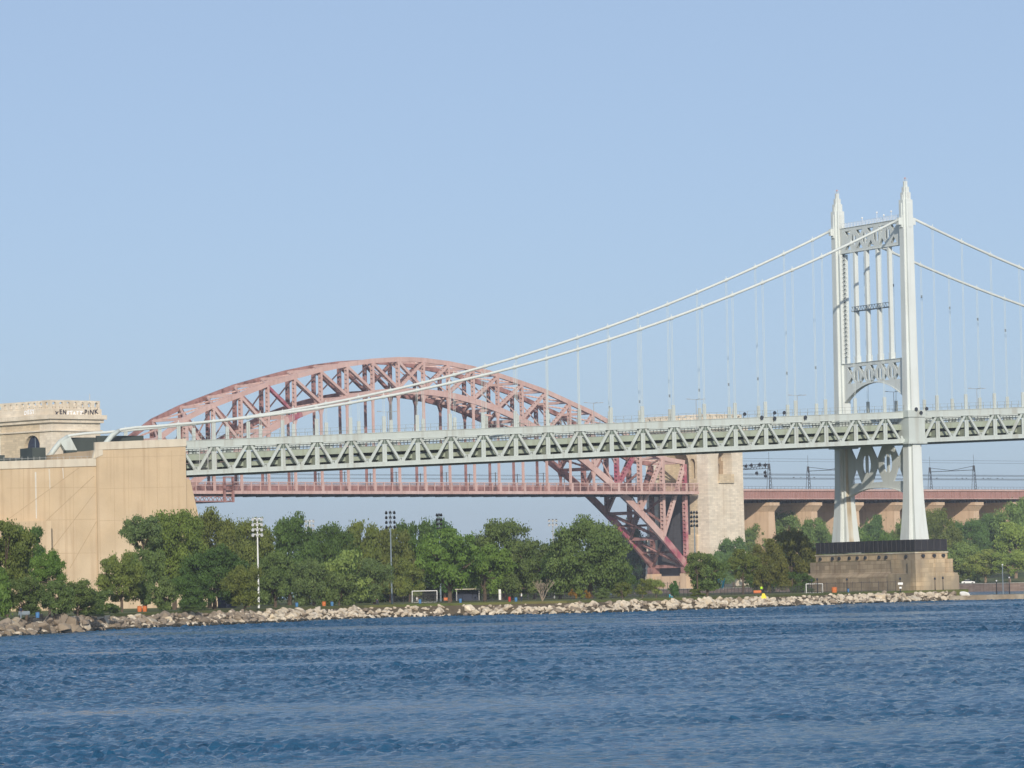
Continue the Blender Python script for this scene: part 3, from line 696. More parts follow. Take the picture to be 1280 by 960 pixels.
for k in range(0,24):                            # cross frames and lateral bracing, one part per panel
    m = MB()
    m.beam(HG(k*HP,TV[0]+.6,zup(k)), HG(k*HP,TV[1]-.6,zup(k)), .7, 1.0)
    if zup(k)-zlo(k) < 30:
        m.beam(HG(k*HP,TV[0]+.6,zlo(k)+1), HG(k*HP,TV[1]-.6,zup(k)-.5), .4, .4); m.beam(HG(k*HP,TV[1]-.6,zlo(k)+1), HG(k*HP,TV[0]+.6,zup(k)-.5), .4, .4)
    if k < 23:
        laced(m, HG(k*HP+.5,TV[0]+.6,zup(k)), HG((k+1)*HP-.5,TV[1]-.6,zup(k+1)), .5, .5, 1.4); laced(m, HG(k*HP+.5,TV[1]-.6,zup(k)), HG((k+1)*HP-.5,TV[0]+.6,zup(k+1)), .5, .5, 1.4)
    obj('upper_bracing', m, M['pink'], archb)
    m = MB(); bw = 1.0 if (k > 18 or k < 4) else .6
    if not 38 < zlo(k) < 50: m.beam(HG(k*HP,TV[0]+.6,zlo(k)), HG(k*HP,TV[1]-.6,zlo(k)), .8, 1.3)
    if k < 23:
        if not (38 < zlo(k) < 50 or 38 < zlo(k+1) < 50):
            laced(m, HG(k*HP+.5,TV[0]+.6,zlo(k)), HG((k+1)*HP-.5,TV[1]-.6,zlo(k+1)), bw, bw, 1.5); laced(m, HG(k*HP+.5,TV[1]-.6,zlo(k)), HG((k+1)*HP-.5,TV[0]+.6,zlo(k+1)), bw, bw, 1.5)
            if k > 18 or k < 4: laced(m, HG((k+.5)*HP,TV[0]+.6,zlo(k+.5)), HG((k+.5)*HP,TV[1]-.6,zlo(k+.5)), .9, .9, 1.5); m.beam(HG(k*HP,TV[0],zlo(k)+6), HG(k*HP,TV[1],zlo(k)+16), .6,.8); m.beam(HG(k*HP,TV[1],zlo(k)+6), HG(k*HP,TV[0],zlo(k)+16), .6,.8)
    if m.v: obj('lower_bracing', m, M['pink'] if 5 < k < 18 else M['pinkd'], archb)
V0, V1 = -5.0, 23.3
m = MB(); m2 = MB(); m3 = MB(); m4 = MB()
def hbox(m, s0, s1, v0, v1, z0, z1, mi=0): m.hexa([HG(s0,v0,z0),HG(s1,v0,z0),HG(s1,v1,z0),HG(s0,v1,z0)],[HG(s0,v0,z1),HG(s1,v0,z1),HG(s1,v1,z1),HG(s0,v1,z1)],mi)
hbox(m,-4,301,V0+.5,V1-.5,ZD+.4,ZD+1.0)
for v in (V0,V1-.3): hbox(m2,-4,301,v,v+.3,ZD+.0,ZD+1.15)
for v in (TV[0]-.4,TV[1]-.4,6,12): hbox(m3,-4,301,v,v+.8,ZD-.25,ZD+.39)
for k in np.arange(0,23.01,.5): hbox(m3,k*HP-.25,k*HP+.25,V0+1.4,V1-1.4,ZD-.4,ZD+.38)
for v in (V0,V1-.25):
    for i,s in enumerate(np.arange(-4,301,HP/3)):
        big = i%3 == 0
        hbox(m4,s-(.55 if big else .16),s+(.55 if big else .16),v,v+.25,ZD+1.15,ZD+4.1)
    hbox(m4,-4,301,v,v+.22,ZD+4.1,ZD+4.4); hbox(m4,-4,301,v+.05,v+.15,ZD+2.9,ZD+3.05)
    sx = -4
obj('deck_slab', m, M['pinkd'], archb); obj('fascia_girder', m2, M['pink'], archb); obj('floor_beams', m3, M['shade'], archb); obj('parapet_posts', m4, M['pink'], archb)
m = MB()
for v in (V0+.3,):
    for s in np.arange(-4,301,.55): m.beam(HG(s,v,ZD+1.1), HG(s,v,ZD+4.1), .24, .04, VH)
for v in (V1-.5,): hbox(m,-4,301,v,v+.05,ZD+1.1,ZD+4.0)
obj('parapet_screen', m, M['pinkd'], archb)
m = MB()
for v in (2,16.3):
    for k in range(1,23,2): m.beam(HG(k*HP,v,ZD+1), HG(k*HP,v,ZD+8.5), .3,.3); m.beam(HG(k*HP,v-1.5,ZD+8.2), HG(k*HP,v+3,ZD+8.2), .12,.12)
for v in (5,13):
    for z in (6.2,7.6): m.tube([HG(0,v,ZD+z), HG(297,v,ZD+z)], .05, 4)
obj('catenary', m, M['dlamp'], archb)
# skewback and springing blocks
for k0,sg in ((23,1),(0,-1)):
    s = k0*HP
    for v in TV:
        m = MB(); m.hexa([HG(s-2.6,v-2.2,0),HG(s+3.6,v-2.2,0),HG(s+3.6,v+2.2,0),HG(s-2.6,v+2.2,0)],[HG(s-2.2,v-1.6,8.6),HG(s+3,v-1.6,8.6),HG(s+3,v+1.6,8.6),HG(s-2.2,v+1.6,8.6)])
        obj('springing_block', m, M['pier'], archb)
        m = MB(); hbox(m,s-2.0,s+2.4,v-1.3,v+1.3,8.6,11.2); obj('bearing_shoe', m, M['pinkd'], archb)
    m = MB(); hbox(m,s-1.4,s+3.2,TV[0]+2.2,TV[1]-2.2,0,7.6); obj('abutment_wall', m, M['pier'], archb)
trv = thing('inspection_traveller', HG(48,0,ZD), 'pink inspection traveller hanging under the arch bridge deck beside the anchorage', 'maintenance platform')
m = MB(); hbox(m,36,56,-6,20,ZD-2.9,ZD-2.4)
for s in np.arange(36,56,2): m.beam(HG(s,-6,ZD-2.4),HG(s+1,-6,ZD-.9),.18,.18); m.beam(HG(s+1,-6,ZD-.9),HG(s+2,-6,ZD-2.4),.18,.18)
hbox(m,36,56,-6.1,-5.9,ZD-1.0,ZD-.8); obj('platform', m, M['pinkd'], trv)
m = MB()
for s in (51.5,55.5):
    hbox(m,s-.3,s+.3,-6.3,-5.4,ZD-3,ZD+6)
for z in (ZD+1.5,ZD+3.5,ZD+6): hbox(m,51.2,55.8,-6.3,-5.6,z-.2,z+.2)
obj('hoist_frame', m, M['pinkd'], trv)

# ------------------------------------------------------------------ stone towers
def half_round(cx_, w, z0, z1, n=10):
    r = w/2; pts = [(cx_-r,z0)]
    pts = [(cx_+r,z0)]+[(cx_+r*math.cos(math.pi*i/n), z1-r+r*math.sin(math.pi*i/n)) for i in range(n+1)]+[(cx_-r,z0)]
    return pts
def stone_tower(s0, s1, label, portal_left):
    t = thing('stone_tower', HG((s0+s1)/2,9,0), label, 'tower')
    va, vb = -8.0, 26.3; D = 2.6; D2 = 6.2; ZT = 64.4
    c = (s0+s1)/2
    m = MB(); m.plate([(va+D2,0),(vb-D2,0),(vb-D2,ZT-.2),(va+D2,ZT-.2)], [half_round(9.15,12.98,41.21,58.79)] if portal_left else [], lambda x,y,d: HG(d,x,y), s0+D2, s1-D2); obj('core', m, M['granite2'], t)
    for nm,v0,v1,mt in (('river_face',va,va+D2,'granite'),('river_face',vb-D2,vb,'granite')):
        m = MB(); sg = -1 if v0 == va else 1
        out = [(s0-.2,24),(s1+.2,24),(s1,60),(s1,ZT),(s0,ZT),(s0,60)]
        m.plate(out, [half_round(c-.2,8.2,45.3,58.6)], lambda x,y,d: HG(x,d,y), v0, v1)
        m.hexa([HG(s0-1.5,v0-.9 if sg<0 else v0,0),HG(s1+1.5,v0-.9 if sg<0 else v0,0),HG(s1+1.5,v1 if sg<0 else v1+.9,0),HG(s0-1.5,v1 if sg<0 else v1+.9,0)],[HG(s0-.2,v0,24),HG(s1+.2,v0,24),HG(s1+.2,v1,24),HG(s0-.2,v1,24)])
        obj('stone_face', m, M[mt], t)
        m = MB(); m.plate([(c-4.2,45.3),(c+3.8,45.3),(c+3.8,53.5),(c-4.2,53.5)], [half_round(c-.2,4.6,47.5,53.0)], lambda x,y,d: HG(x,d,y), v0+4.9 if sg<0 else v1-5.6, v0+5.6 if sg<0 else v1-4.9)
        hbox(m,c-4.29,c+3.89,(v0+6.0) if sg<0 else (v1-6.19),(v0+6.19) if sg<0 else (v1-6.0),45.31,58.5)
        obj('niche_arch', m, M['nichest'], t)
        m = MB(); hbox(m,c-4.6,c+4.2,(va-.7) if sg<0 else (vb+.02),(va-.02) if sg<0 else (vb+.7),44.4,45.2); hbox(m,c-4.6,c+4.2,(va-.6) if sg<0 else (vb+.4),(va-.4) if sg<0 else (vb+.6),45.2,47.9)
        for q in np.linspace(c-4.4,c+4,9): hbox(m,q-.2,q+.2,(va-.7) if sg<0 else (vb+.3),(va-.3) if sg<0 else (vb+.7),45.2,48.0)
        obj('balcony', m, M['granite2'], t)
    for sA,sB,mt in ((s0-.01,s0+D2-.02,'granite2'),(s1-D2+.02,s1+.01,'granite2')):
        m = MB(); holes = [half_round(9.15,13.0,41.2,58.8), half_round(.6,2.9,46.5,54.5), half_round(17.7,2.9,46.5,54.5)] if portal_left else [half_round(2.4,8.6,41.2,60.4)]
        m.plate([(va+D2-.01,24),(vb-D2+.01,24),(vb-D2+.01,ZT),(va+D2-.01,ZT)], holes, lambda x,y,d: HG(d,x,y), sA, sB)
        pass
        hbox(m,(sA-1.2) if sA<s1-5 else sA,(sB+1.2) if sA>s1-5 else sB,va+D2,vb-D2,0,24)
        obj('portal_face', m, M[mt], t)
        if not portal_left:
            m = MB(); e_ = sA+1.4 if sA < s1-5 else sB-1.6
            for cv in (2.4,):
                m.plate(half_round(cv,8.58,41.21,60.39), [], lambda x,y,d: HG(d,x,y), e_, e_+.2)
                hbox(m,e_-.15,e_,cv-.15,cv+.15,41.3,60,1); hbox(m,e_-.15,e_,cv-4.1,cv+4.1,55.0,55.3,1); hbox(m,e_-.15,e_,cv-4.1,cv+4.1,50.0,50.3,1)
            obj('dark_arch_panel', m, [M['navy'],M['blueg']], t)  # dark panel with bars set inside the arched opening
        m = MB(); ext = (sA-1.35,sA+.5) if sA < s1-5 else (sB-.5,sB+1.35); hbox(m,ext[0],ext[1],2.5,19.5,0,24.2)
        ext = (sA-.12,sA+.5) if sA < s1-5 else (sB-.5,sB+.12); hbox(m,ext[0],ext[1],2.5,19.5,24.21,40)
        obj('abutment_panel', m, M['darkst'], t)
    m = MB()
    hbox(m,s0-.9,s1+.9,va-.9,vb+.9,ZT,ZT+1.2); hbox(m,s0-1.7,s1+1.7,va-1.7,vb+1.7,ZT+1.2,ZT+2.7); hbox(m,s0-.4,s1+.4,va-.4,vb+.4,ZT+2.7,ZT+4.8)
    hbox(m,s0-.6,s1+.6,va-.6,vb+.6,61.4,61.9)
    obj('cornice', m, M['granite'], t)
    Z0 = ZT+4.8
    def bal(a0_, a1_, fn):
        m = MB(); L_ = a1_-a0_; n = int(L_/3.0)
        hs = [half_round(a0_+L_*(i+.5)/n,1.6,Z0+.75,Z0+2.35,6) for i in range(n)]+[[(a0_+L_*(i+.5)/n+dx-.22,Z0+.1),(a0_+L_*(i+.5)/n+dx+.22,Z0+.1),(a0_+L_*(i+.5)/n+dx+.22,Z0+.6),(a0_+L_*(i+.5)/n+dx-.22,Z0+.6)] for i in range(n) for dx in (-.55,.55)]
        m.plate([(a0_,Z0),(a1_,Z0),(a1_,Z0+2.9),(a0_,Z0+2.9)], hs, fn, 0, .7); obj('balustrade', m, M['granite'], t)
    bal(s0,s1,lambda x,y,d: HG(x,va+d,y)); bal(s0,s1,lambda x,y,d: HG(x,vb-d,y)); bal(va+.7,vb-.7,lambda x,y,d: HG(s0+d,x,y)); bal(va+.7,vb-.7,lambda x,y,d: HG(s1-d,x,y))
    m = MB(); hbox(m,s0+.9,s1-.9,va+.9,vb-.9,Z0-.3,Z0+.3); m.beam(HG(s1-2,va+3,Z0),HG(s1-2,va+3,Z0+5.4),.12,.12)
    obj('roof_terrace', m, M['granite2'], t)
    return t, Z0
t_r, _z = stone_tower(303.5, 324, 'cream granite arch bridge tower with tall arched niche, seen right of centre', True)
t_l, Z0T = stone_tower(-27.8, -6.2, 'cream granite arch bridge tower with painted graffiti rising behind the concrete anchorage', False)
def text(body, size, fn_loc, mat_, parent, name='graffiti', ax=UH):
    g = random.Random(len(body)+ord(body[0])); out = MB(); x0 = 0.
    for ch in body:                                       # every letter leans, sits and scales a little differently
        cu = bpy.data.curves.new(name,'FONT'); cu.body = ch; cu.size = size*g.uniform(.88,1.15); cu.extrude = .02; cu.offset = .085
        o = bpy.data.objects.new(name, cu); COL.objects.link(o)
        me = bpy.data.meshes.new_from_object(o.evaluated_get(bpy.context.evaluated_depsgraph_get())); bpy.data.objects.remove(o)
        r_ = g.uniform(-.16,.16); sh = g.uniform(-.12,.2); dy = g.uniform(-.08,.12)*size; ws = g.uniform(.92,1.12)
        vs = [Vector(((v.co.x*ws+sh*v.co.y)*math.cos(r_)-v.co.y*math.sin(r_)+x0, (v.co.x*ws)*math.sin(r_)+v.co.y*math.cos(r_)+dy, v.co.z)) for v in me.vertices]
        out.add(vs, [tuple(p.vertices) for p in me.polygons]); x0 = max(v.x for v in vs)+.12*size
        bpy.data.meshes.remove(me)
    me = bpy.data.meshes.new(name); me.from_pydata([tuple(v) for v in out.v], [], out.f); me.materials.append(mat_)
    o = bpy.data.objects.new(name, me); COL.objects.link(o); o.parent = parent
    nrm = Vector((ax.y,-ax.x,0)); p = Vector(fn_loc)-BASE[parent.name]
    o.matrix_local = Matrix(((ax.x,0,nrm.x,p.x),(ax.y,0,nrm.y,p.y),(0,1,0,p.z),(0,0,0,1)))
    return o
def hl(px,py,vo):
    d = ray(px,py); o = Vector((0,0,EYE)); P = HB+VH*vo; t = (P-o).dot(VH)/d.dot(VH); return o+d*t
text('XEN', 2.0, hl(68.5,518.2,-8.43), M['text_d'], t_l); text('STATT', 1.7, hl(83.5,518.1,-8.43), M['text_w'], t_l); text('-PINK', 2.0, hl(102.5,518.0,-8.43), M['text_d'], t_l)
text('DEST', 2.1, HG(-28.25,6.2,Z0T-1.6), M['text_w'], t_l, ax=-VH)

# ------------------------------------------------------------------ approach viaduct
vi = thing('railway_viaduct', HG(450,9,0), 'pink girder railway viaduct on brown concrete piers leading right from the tower', 'viaduct')
m = MB(); m2 = MB(); m3 = MB()
for v in (V0,V1-.4):
    hbox(m,325.5,700,v,v+.4,38.3,41.4); hbox(m2,325.5,700,v-.5,v+.7,41.4,42.1); hbox(m2,325.5,700,v-.25,v+.55,38.0,38.3)
    for s in np.arange(326,700,1.55): hbox(m,s,s+.14,v-.22,v,38.35,41.35)
    for s in np.arange(326,700,2.2): m3.beam(HG(s,v,42.1),HG(s,v,43.2),.07,.07)
    m3.beam(HG(326,v,43.2),HG(700,v,43.2),.08,.08)
hbox(m2,325.5,700,V0+.8,V1-.8,40.2,40.9)
for v in (3,9,15): hbox(m2,325.5,700,v,v+.4,38.2,40.2)
obj('plate_girder', m, M['girdred'], vi); obj('deck_edge', m2, M['pink'], vi); obj('railing', m3, M['dlamp'], vi)
for s in np.arange(344.5,700,26.4):
    m = MB(); v0, v1 = -3.6, 21.9
    m.hexa([HG(s-1.6,v0-.4,0),HG(s+4.4,v0-.4,0),HG(s+4.4,v1+.4,0),HG(s-1.6,v1+.4,0)],[HG(s,v0+.6,33),HG(s+3.6,v0+.6,33),HG(s+3.6,v1-.6,33),HG(s,v1-.6,33)])
    m.hexa([HG(s,v0+.6,33),HG(s+3.6,v0+.6,33),HG(s+3.6,v1-.6,33),HG(s,v1-.6,33)],[HG(s-1.0,v0-1.0,35.4),HG(s+4.6,v0-1.0,35.4),HG(s+4.6,v1+1.0,35.4),HG(s-1.0,v1+1.0,35.4)])
    hbox(m,s-1.2,s+4.8,v0-1.2,v1+1.2,35.4,36.7)
    pr = obj('pier', m, M['pier'], vi)
    m = MB()
    for v in np.arange(v0,v1,2.4): hbox(m,s+1,s+2.6,v,v+1.1,36.7,38.0)
    obj('bearing', m, M['dlamp'], pr)
def hs_of(px, v, z0=41):
    lo, hi = 320, 700
    for _ in range(40):
        mm = (lo+hi)/2; P = HG(mm,v,z0)-Vector((0,0,EYE)); 
        x = P.dot(cx)/P.dot(_f)*F_PX+640
        if x < px: lo = mm
        else: hi = mm
    return mm
def gantry(s, label, signals=False):
    g = thing('catenary_gantry', HG(s,9,42), label, 'gantry', 'catenary gantries on the viaduct')
    for v in (-3.4, 21):
        m = MB()
        for a in (-1,1):
            for b in (-1,1): m.beam(HG(s+a*.9,v+b*.7,41.5), HG(s+a*.25,v+b*.25,52.6), .16,.16)
        for i in range(7):
            z0, z1 = 41.5+i*1.55, 41.5+(i+1)*1.55; f0, f1 = .9-.65*i/7, .9-.65*(i+1)/7
            m.beam(HG(s-f0,v-f0*.8,z0),HG(s+f1,v-f1*.8,z1),.1,.1); m.beam(HG(s+f0,v-f0*.8,z0),HG(s-f1,v-f1*.8,z1),.1,.1)
        m.beam(HG(s,v,52.4),HG(s,v,57.2),.12,.12); m.beam(HG(s-1.6,v,54.6),HG(s+1.6,v,54.6),.1,.1); m.beam(HG(s-.9,v,50.2),HG(s+.9,v,50.2),.2,.2)
        m.beam(HG(s,v,50.5),HG(s,v,52.5),.6,.6)
        obj('mast', m, M['dlamp'], g)
    m = MB(); m.beam(HG(s,-3.4,50.6),HG(s,21,50.6),.2,.25); m.beam(HG(s,-3.4,52.3),HG(s,9,50.8),.18,.18); m.beam(HG(s,21,52.3),HG(s,9,50.8),.18,.18)
    if signals:
        m.beam(HG(s,-3.4,52.4),HG(s,21,52.4),.25,.25)
        for v in np.arange(-3,20.5,1.6): m.beam(HG(s,v,50.6),HG(s,v+.8,52.4),.1,.1); m.beam(HG(s,v+.8,52.4),HG(s,v+1.6,50.6),.1,.1)
    obj('cross_beam', m, M['dlamp'], g)
    if signals:
        for v,z in ((-1.5,52),(1.5,52.3),(6,52.2),(9,52),(3.2,48.9),(-1.4,49),(-1.6,47.6)):
            m = MB(); m.tube([HG(s-.6,v,z),HG(s+.1,v,z)],.6,10); m.beam(HG(s,v,z-1),HG(s,v,z+1),.3,.3); obj('signal_head', m, M['black'], g)
gantry(hs_of(962,-3.4), 'dark signal gantry over the viaduct tracks right beside the granite tower', True)
gantry(hs_of(1066,-3.4), 'dark catenary gantry partly hidden behind the suspension tower leg')
gantry(hs_of(1218,-3.4), 'dark catenary gantry with crossed beam right of the suspension tower')
m = MB()
for v in (1,7,12,18):
    for z in (47.0,48.6): m.tube([HG(326,v,z),HG(690,v,z)], .045, 4)
for v in (-3.4,21): m.tube([HG(326,v,54.6),HG(690,v,54.6)], .045, 4)
tag(obj('overhead_wires', m, M['dlamp'], loc=HG(450,9,47)), 'thin overhead railway wires strung between the viaduct gantries', 'wire')

# ------------------------------------------------------------------ trees
def crown_mesh(seed, lobes, leaves, size, shape='round', sparse=0.0):
    g = np.random.default_rng(seed); C_, S_ = [], []
    tries = 0
    while len(C_) < lobes and tries < 6000:
        tries += 1
        p = g.uniform(-1,1,3); p[2] = (p[2]+1)/2
        if shape == 'round':  lim = math.sqrt(max(0,1-((p[2]-.42)/.62)**2)) if p[2] > .42 else .72+.28*(p[2]/.42)
        elif shape == 'spread': lim = .35+.65*min(1,p[2]*2.2) if p[2] < .62 else math.sqrt(max(0,1-((p[2]-.62)/.42)**2))
        elif shape == 'cone': lim = max(0,1.0-p[2])*.95+.12
        elif shape == 'tall': lim = (1-abs(p[2]-.45)**2*2.2)*.9
        else: lim = .95
        r = math.hypot(p[0],p[1])
        if r > lim*.86 or (r < lim*.2 and p[2] < .6): continue
        C_.append(p); S_.append(g.uniform(.10,.30)*(1.1 if lobes < 30 else .9))
    C_ = np.array(C_); S_ = np.array(S_)
    which = g.choice(len(C_), leaves, p=(S_**2)/(S_**2).sum())
    d = g.normal(size=(leaves,3)); d /= np.linalg.norm(d,axis=1)[:,None]
    d[:,2] = np.where(g.random(leaves) < .62, np.abs(d[:,2]), d[:,2])
    rad = g.uniform(.25,1.06,leaves)**.6*(1+.16*g.normal(size=leaves))
    pos = C_[which]+d*(S_[which]*rad)[:,None]*np.array([1,1,.62])
    # sprays: short runs of leaves sticking out of the crown edge
    k = leaves//9; far = g.choice(leaves,k); pos[far] += d[far]*g.uniform(.02,.11,k)[:,None]
    pos[:,2] = np.clip(pos[:,2], .01, 1.08)
    n = d*.7+g.normal(size=(leaves,3))*.6; n /= np.linalg.norm(n,axis=1)[:,None]
    a = np.cross(n, g.normal(size=(leaves,3))); a /= np.linalg.norm(a,axis=1)[:,None]; b = np.cross(n,a)
    s = size*g.uniform(.55,1.3,leaves)[:,None]; e = g.uniform(.45,.9,leaves)[:,None]
    v = np.stack([pos-a*s, pos-b*s*e, pos+a*s, pos+b*s*e],1).reshape(-1,3)
    me = bpy.data.meshes.new('crown'); nq = leaves
    me.vertices.add(nq*4); me.vertices.foreach_set('co', v.ravel())
    me.loops.add(nq*4); me.loops.foreach_set('vertex_index', np.arange(nq*4,dtype=np.int32))
    me.polygons.add(nq); me.polygons.foreach_set('loop_start', np.arange(0,nq*4,4,dtype=np.int32)); me.polygons.foreach_set('loop_total', np.full(nq,4,dtype=np.int32))
    me.update(); me.materials.append(LEAF); return me, C_
def trunk_mesh(C_, seed, bare, r0=.05, n_limb=9):
    g = random.Random(seed); m = MB()
    top = .30+.25*g.random()
    m.tube([(0,0,-bare),(0,0,0),(g.uniform(-.03,.03),g.uniform(-.03,.03),top)], [r0,r0*.8,r0*.5], 8)
    for i in range(min(n_limb,len(C_))):
        c = C_[i]; z0 = g.uniform(0.0,top); mid = (c[0]*.45,c[1]*.45,z0+(c[2]-z0)*.6)
        m.tube([(0,0,z0),mid,tuple(c)], [r0*.42,r0*.28,r0*.1], 5)
    me = bpy.data.meshes.new('trunk'); me.from_pydata(m.v,[],m.f); me.materials.append(M['bark']); me.polygons.foreach_set('use_smooth',[True]*len(m.f)); return me
VAR = {}
def variant(kind, i):
    key = (kind,i)
    if key not in VAR:
        sh, lob, lv, sz, r0 = {'big':('round',80,34000,.023,.055),'round':('round',46,20000,.030,.06),'spread':('spread',40,16000,.031,.06),'tall':('tall',40,16000,.031,.06),
            'small':('round',26,7500,.048,.06),'sparse':('spread',24,5200,.038,.055),'bush':('bush',22,8000,.05,.03),'cone':('cone',12,1500,.10,.06),'young':('tall',9,900,.12,.04)}[kind]
        me, C_ = crown_mesh(hash(kind)%97 if False else sum(map(ord,kind))*7+i*13, lob, lv, sz, sh)
        VAR[key] = (me, trunk_mesh(C_, i+3, .55 if kind not in ('bush',) else .05, r0))
    return VAR[key]
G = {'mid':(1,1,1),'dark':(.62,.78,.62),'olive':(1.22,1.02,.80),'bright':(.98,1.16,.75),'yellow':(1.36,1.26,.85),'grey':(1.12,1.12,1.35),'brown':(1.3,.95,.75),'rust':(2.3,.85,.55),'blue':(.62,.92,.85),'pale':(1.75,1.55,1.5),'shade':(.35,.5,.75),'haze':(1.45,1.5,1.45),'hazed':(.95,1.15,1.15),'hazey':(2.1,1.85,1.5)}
tree_i = 0
def tree(px, hw, ytop, ybot, Y, kind, tint, label, gz=GZ, name='tree', vi_=None, cat=None, group='trees and shrubs along the park shore', trunk=True, bark=(1,1,1)):
    global tree_i; tree_i += 1
    i = tree_i%4 if vi_ is None else vi_
    P = at_ground(px, Y, gz); top = at(px, ytop, Y).z; bot = max(at(px, ybot, Y).z, gz+.15)
    r = hw*Y/F_PX; H_ = top-bot
    t = thing(name, P, label, cat or ('shrub' if 'shrub' in name or 'bush' in name else 'tree'), group)
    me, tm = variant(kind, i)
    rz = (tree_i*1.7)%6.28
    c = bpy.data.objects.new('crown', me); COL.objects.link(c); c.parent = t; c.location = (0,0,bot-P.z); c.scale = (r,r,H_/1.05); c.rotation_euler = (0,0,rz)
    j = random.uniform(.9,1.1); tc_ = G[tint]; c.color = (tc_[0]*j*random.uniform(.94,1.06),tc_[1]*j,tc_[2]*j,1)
    if trunk:
        k = bpy.data.objects.new('trunk', tm); COL.objects.link(k); k.parent = t; k.location = (0,0,bot-P.z)
        zs = H_/1.05; k.scale = (r*.9,r*.9,zs); k.rotation_euler = (0,0,rz); k.color = (*bark,1)
        if bot-P.z > .3:
            # scale the bare length so that the stem reaches the ground
            m = MB(); rr = max(.13, r*.055); hh = bot-P.z+zs*.12
            m.tube([(0,0,-.2),(rr*.3,0,hh*.5),(0,0,hh)], [rr*1.25,rr,rr*.8], 8)
            me2 = bpy.data.meshes.new('stem'); me2.from_pydata(m.v,[],m.f); me2.materials.append(M['bark']); s_ = bpy.data.objects.new('stem', me2); COL.objects.link(s_); s_.parent = t; s_.color = (*bark,1)
    return t
# px, half width, top, crown bottom, distance, kind, tint, label
T_ = [
 (8,44,651,735,615,'round','olive','olive brown tree at the far left in front of the anchorage wall'),
 (34,26,656,725,640,'spread','dark','dark green tree reaching up beside the projecting concrete block'),
 (62,26,687,737,600,'round','bright','bright green round tree standing clear against the concrete wall'),
 (-4,26,712,775,575,'small','bright','low bright green tree cut by the left picture edge'),
 (33,30,722,768,580,'round','mid','low green tree above the bench at the left shore'),
 (68,24,728,772,590,'small','mid','small green tree behind the big boulder pile'),
 (97,32,724,775,607,'round','mid','dark leaved low tree right of the big boulder pile'),
 (128,26,738,786,628,'bush','mid','dense shrub growing down over the rocks to the water'),
 (110,20,752,788,618,'bush','dark','dark shrub at the end of the boulder pile'),
 (180,29,644,690,735,'spread','grey','grey green tree crown overlapping the anchorage wall'),
 (152,31,689,752,690,'round','olive','loose olive tree at the foot of the anchorage'),
 (182,30,682,755,700,'round','mid','mid green tree in front of the yellow green one'),
 (218,46,640,735,745,'big','yellow','tall yellow green tree right of the anchorage corner'),
 (262,44,637,735,770,'big','olive','tall dull green tree whose top rises beside the sloping buttress'),
 (205,24,722,762,680,'small','mid','small green tree beside the orange barrel'),
 (238,30,715,766,690,'round','dark','dark leafy tree over the dip in the rocks'),
 (238,17,757,776,672,'bush','mid','low shrub spilling over the rocks by the blue tarp'),
 (268,46,682,755,715,'big','dark','broad dark tree in front of the tall dull green one'),
 (311,42,650,745,800,'big','olive','wide brownish green tree left of the white light pole'),
 (306,28,704,757,705,'round','olive','loose yellowish tree just left of the white light pole'),
 (344,34,690,755,745,'round','mid','green rounded tree just right of the white light pole'),
 (362,42,643,745,840,'big','dark','dark green tree behind the white light pole'),
 (392,32,697,757,775,'round','grey','grey green bushy tree left of the pale branching tree'),
 (415,38,655,748,850,'big','dark','dark tree in front of the second light pole'),
 (450,34,652,745,870,'round','olive','sunlit olive tree top between the second and third light poles'),
 (438,34,690,752,775,'sparse','pale','pale tree with bare forked branches showing'),
 (424,26,716,760,768,'small','mid','low green tree under the pale branching tree'),
 (468,30,700,752,785,'spread','grey','grey leaning tree by the seated person'),
 (488,32,660,742,880,'round','olive','olive tree behind the tall blue grey light pole'),
 (522,32,650,742,890,'spread','dark','dark tree above the small soccer goal'),
 (512,22,700,745,860,'small','olive','low olive tree right of the tall blue grey light pole'),
 (556,28,648,740,900,'tall','blue','feathery dark tree behind the fourth light pole'),
 (562,46,664,742,800,'spread','bright','bright green maple with a stout bare trunk'),
 (606,40,680,742,815,'spread','bright','light green tree joined to the maple on its right'),
 (630,50,651,742,880,'big','mid','large rounded tree with domed top left of the gap in the skyline'),
 (668,36,672,742,870,'round','mid','rounded tree filling the gap between the two domed trees'),
 (700,34,690,744,860,'round','dark','dark tree low between the two domed trees'),
 (738,58,646,742,850,'big','mid','largest domed tree standing left of the arch bridge foot'),
 (776,20,703,742,880,'round','dark','dark edge tree at the right side of the largest dome'),
 (797,14,726,745,1050,'small','dark','dark low tree in the shade under the arch'),
 (716,7,737,751,790,'young','rust','rust coloured young tree right of the bare shrub'),
 (727,9,735,750,792,'young','yellow','small yellowish sapling between two rust coloured ones'),
 (735,6,737,751,793,'young','rust','rust coloured sapling right of the yellowish one'),
 (752,13,736,750,795,'small','grey','small grey green shrub tree right of the rust coloured sapling'),
 (778,13,728,746,805,'small','olive','thin olive young tree near the arch foot'),
 (803,12,724,743,815,'sparse','olive','thin young tree in front of the springing block'),
 (820,14,722,743,818,'sparse','pale','sparse pale tree with many thin stems before the springing block'),
 (843,9,727,748,822,'small','blue','blue green bush right of the springing block'),
 (872,16,690,722,835,'small','mid','upper green clump leaning over the raspberry painted chord end'),
 (884,27,694,738,838,'sparse','mid','open tree with sky holes in front of the granite tower foot'),
 (884,22,700,736,840,'small','mid','small dense tree in front of the granite tower'),
 (872,11,736,747,828,'bush','olive','olive shrub on the grass below the open tree'),
 (929,25,688,728,905,'spread','olive','light olive tree with pale trunk right of the granite tower'),
 (962,26,676,738,960,'round','brown','brownish tree with a rusty patch left of the pedestal'),
 (990,34,662,735,985,'big','brown','large dark brownish tree touching the pedestal'),
 (952,24,708,744,985,'small','dark','dark shaded tree behind the hi vis person'),
 (1002,17,716,742,960,'bush','dark','dark shrub at the left foot of the pedestal'),
]
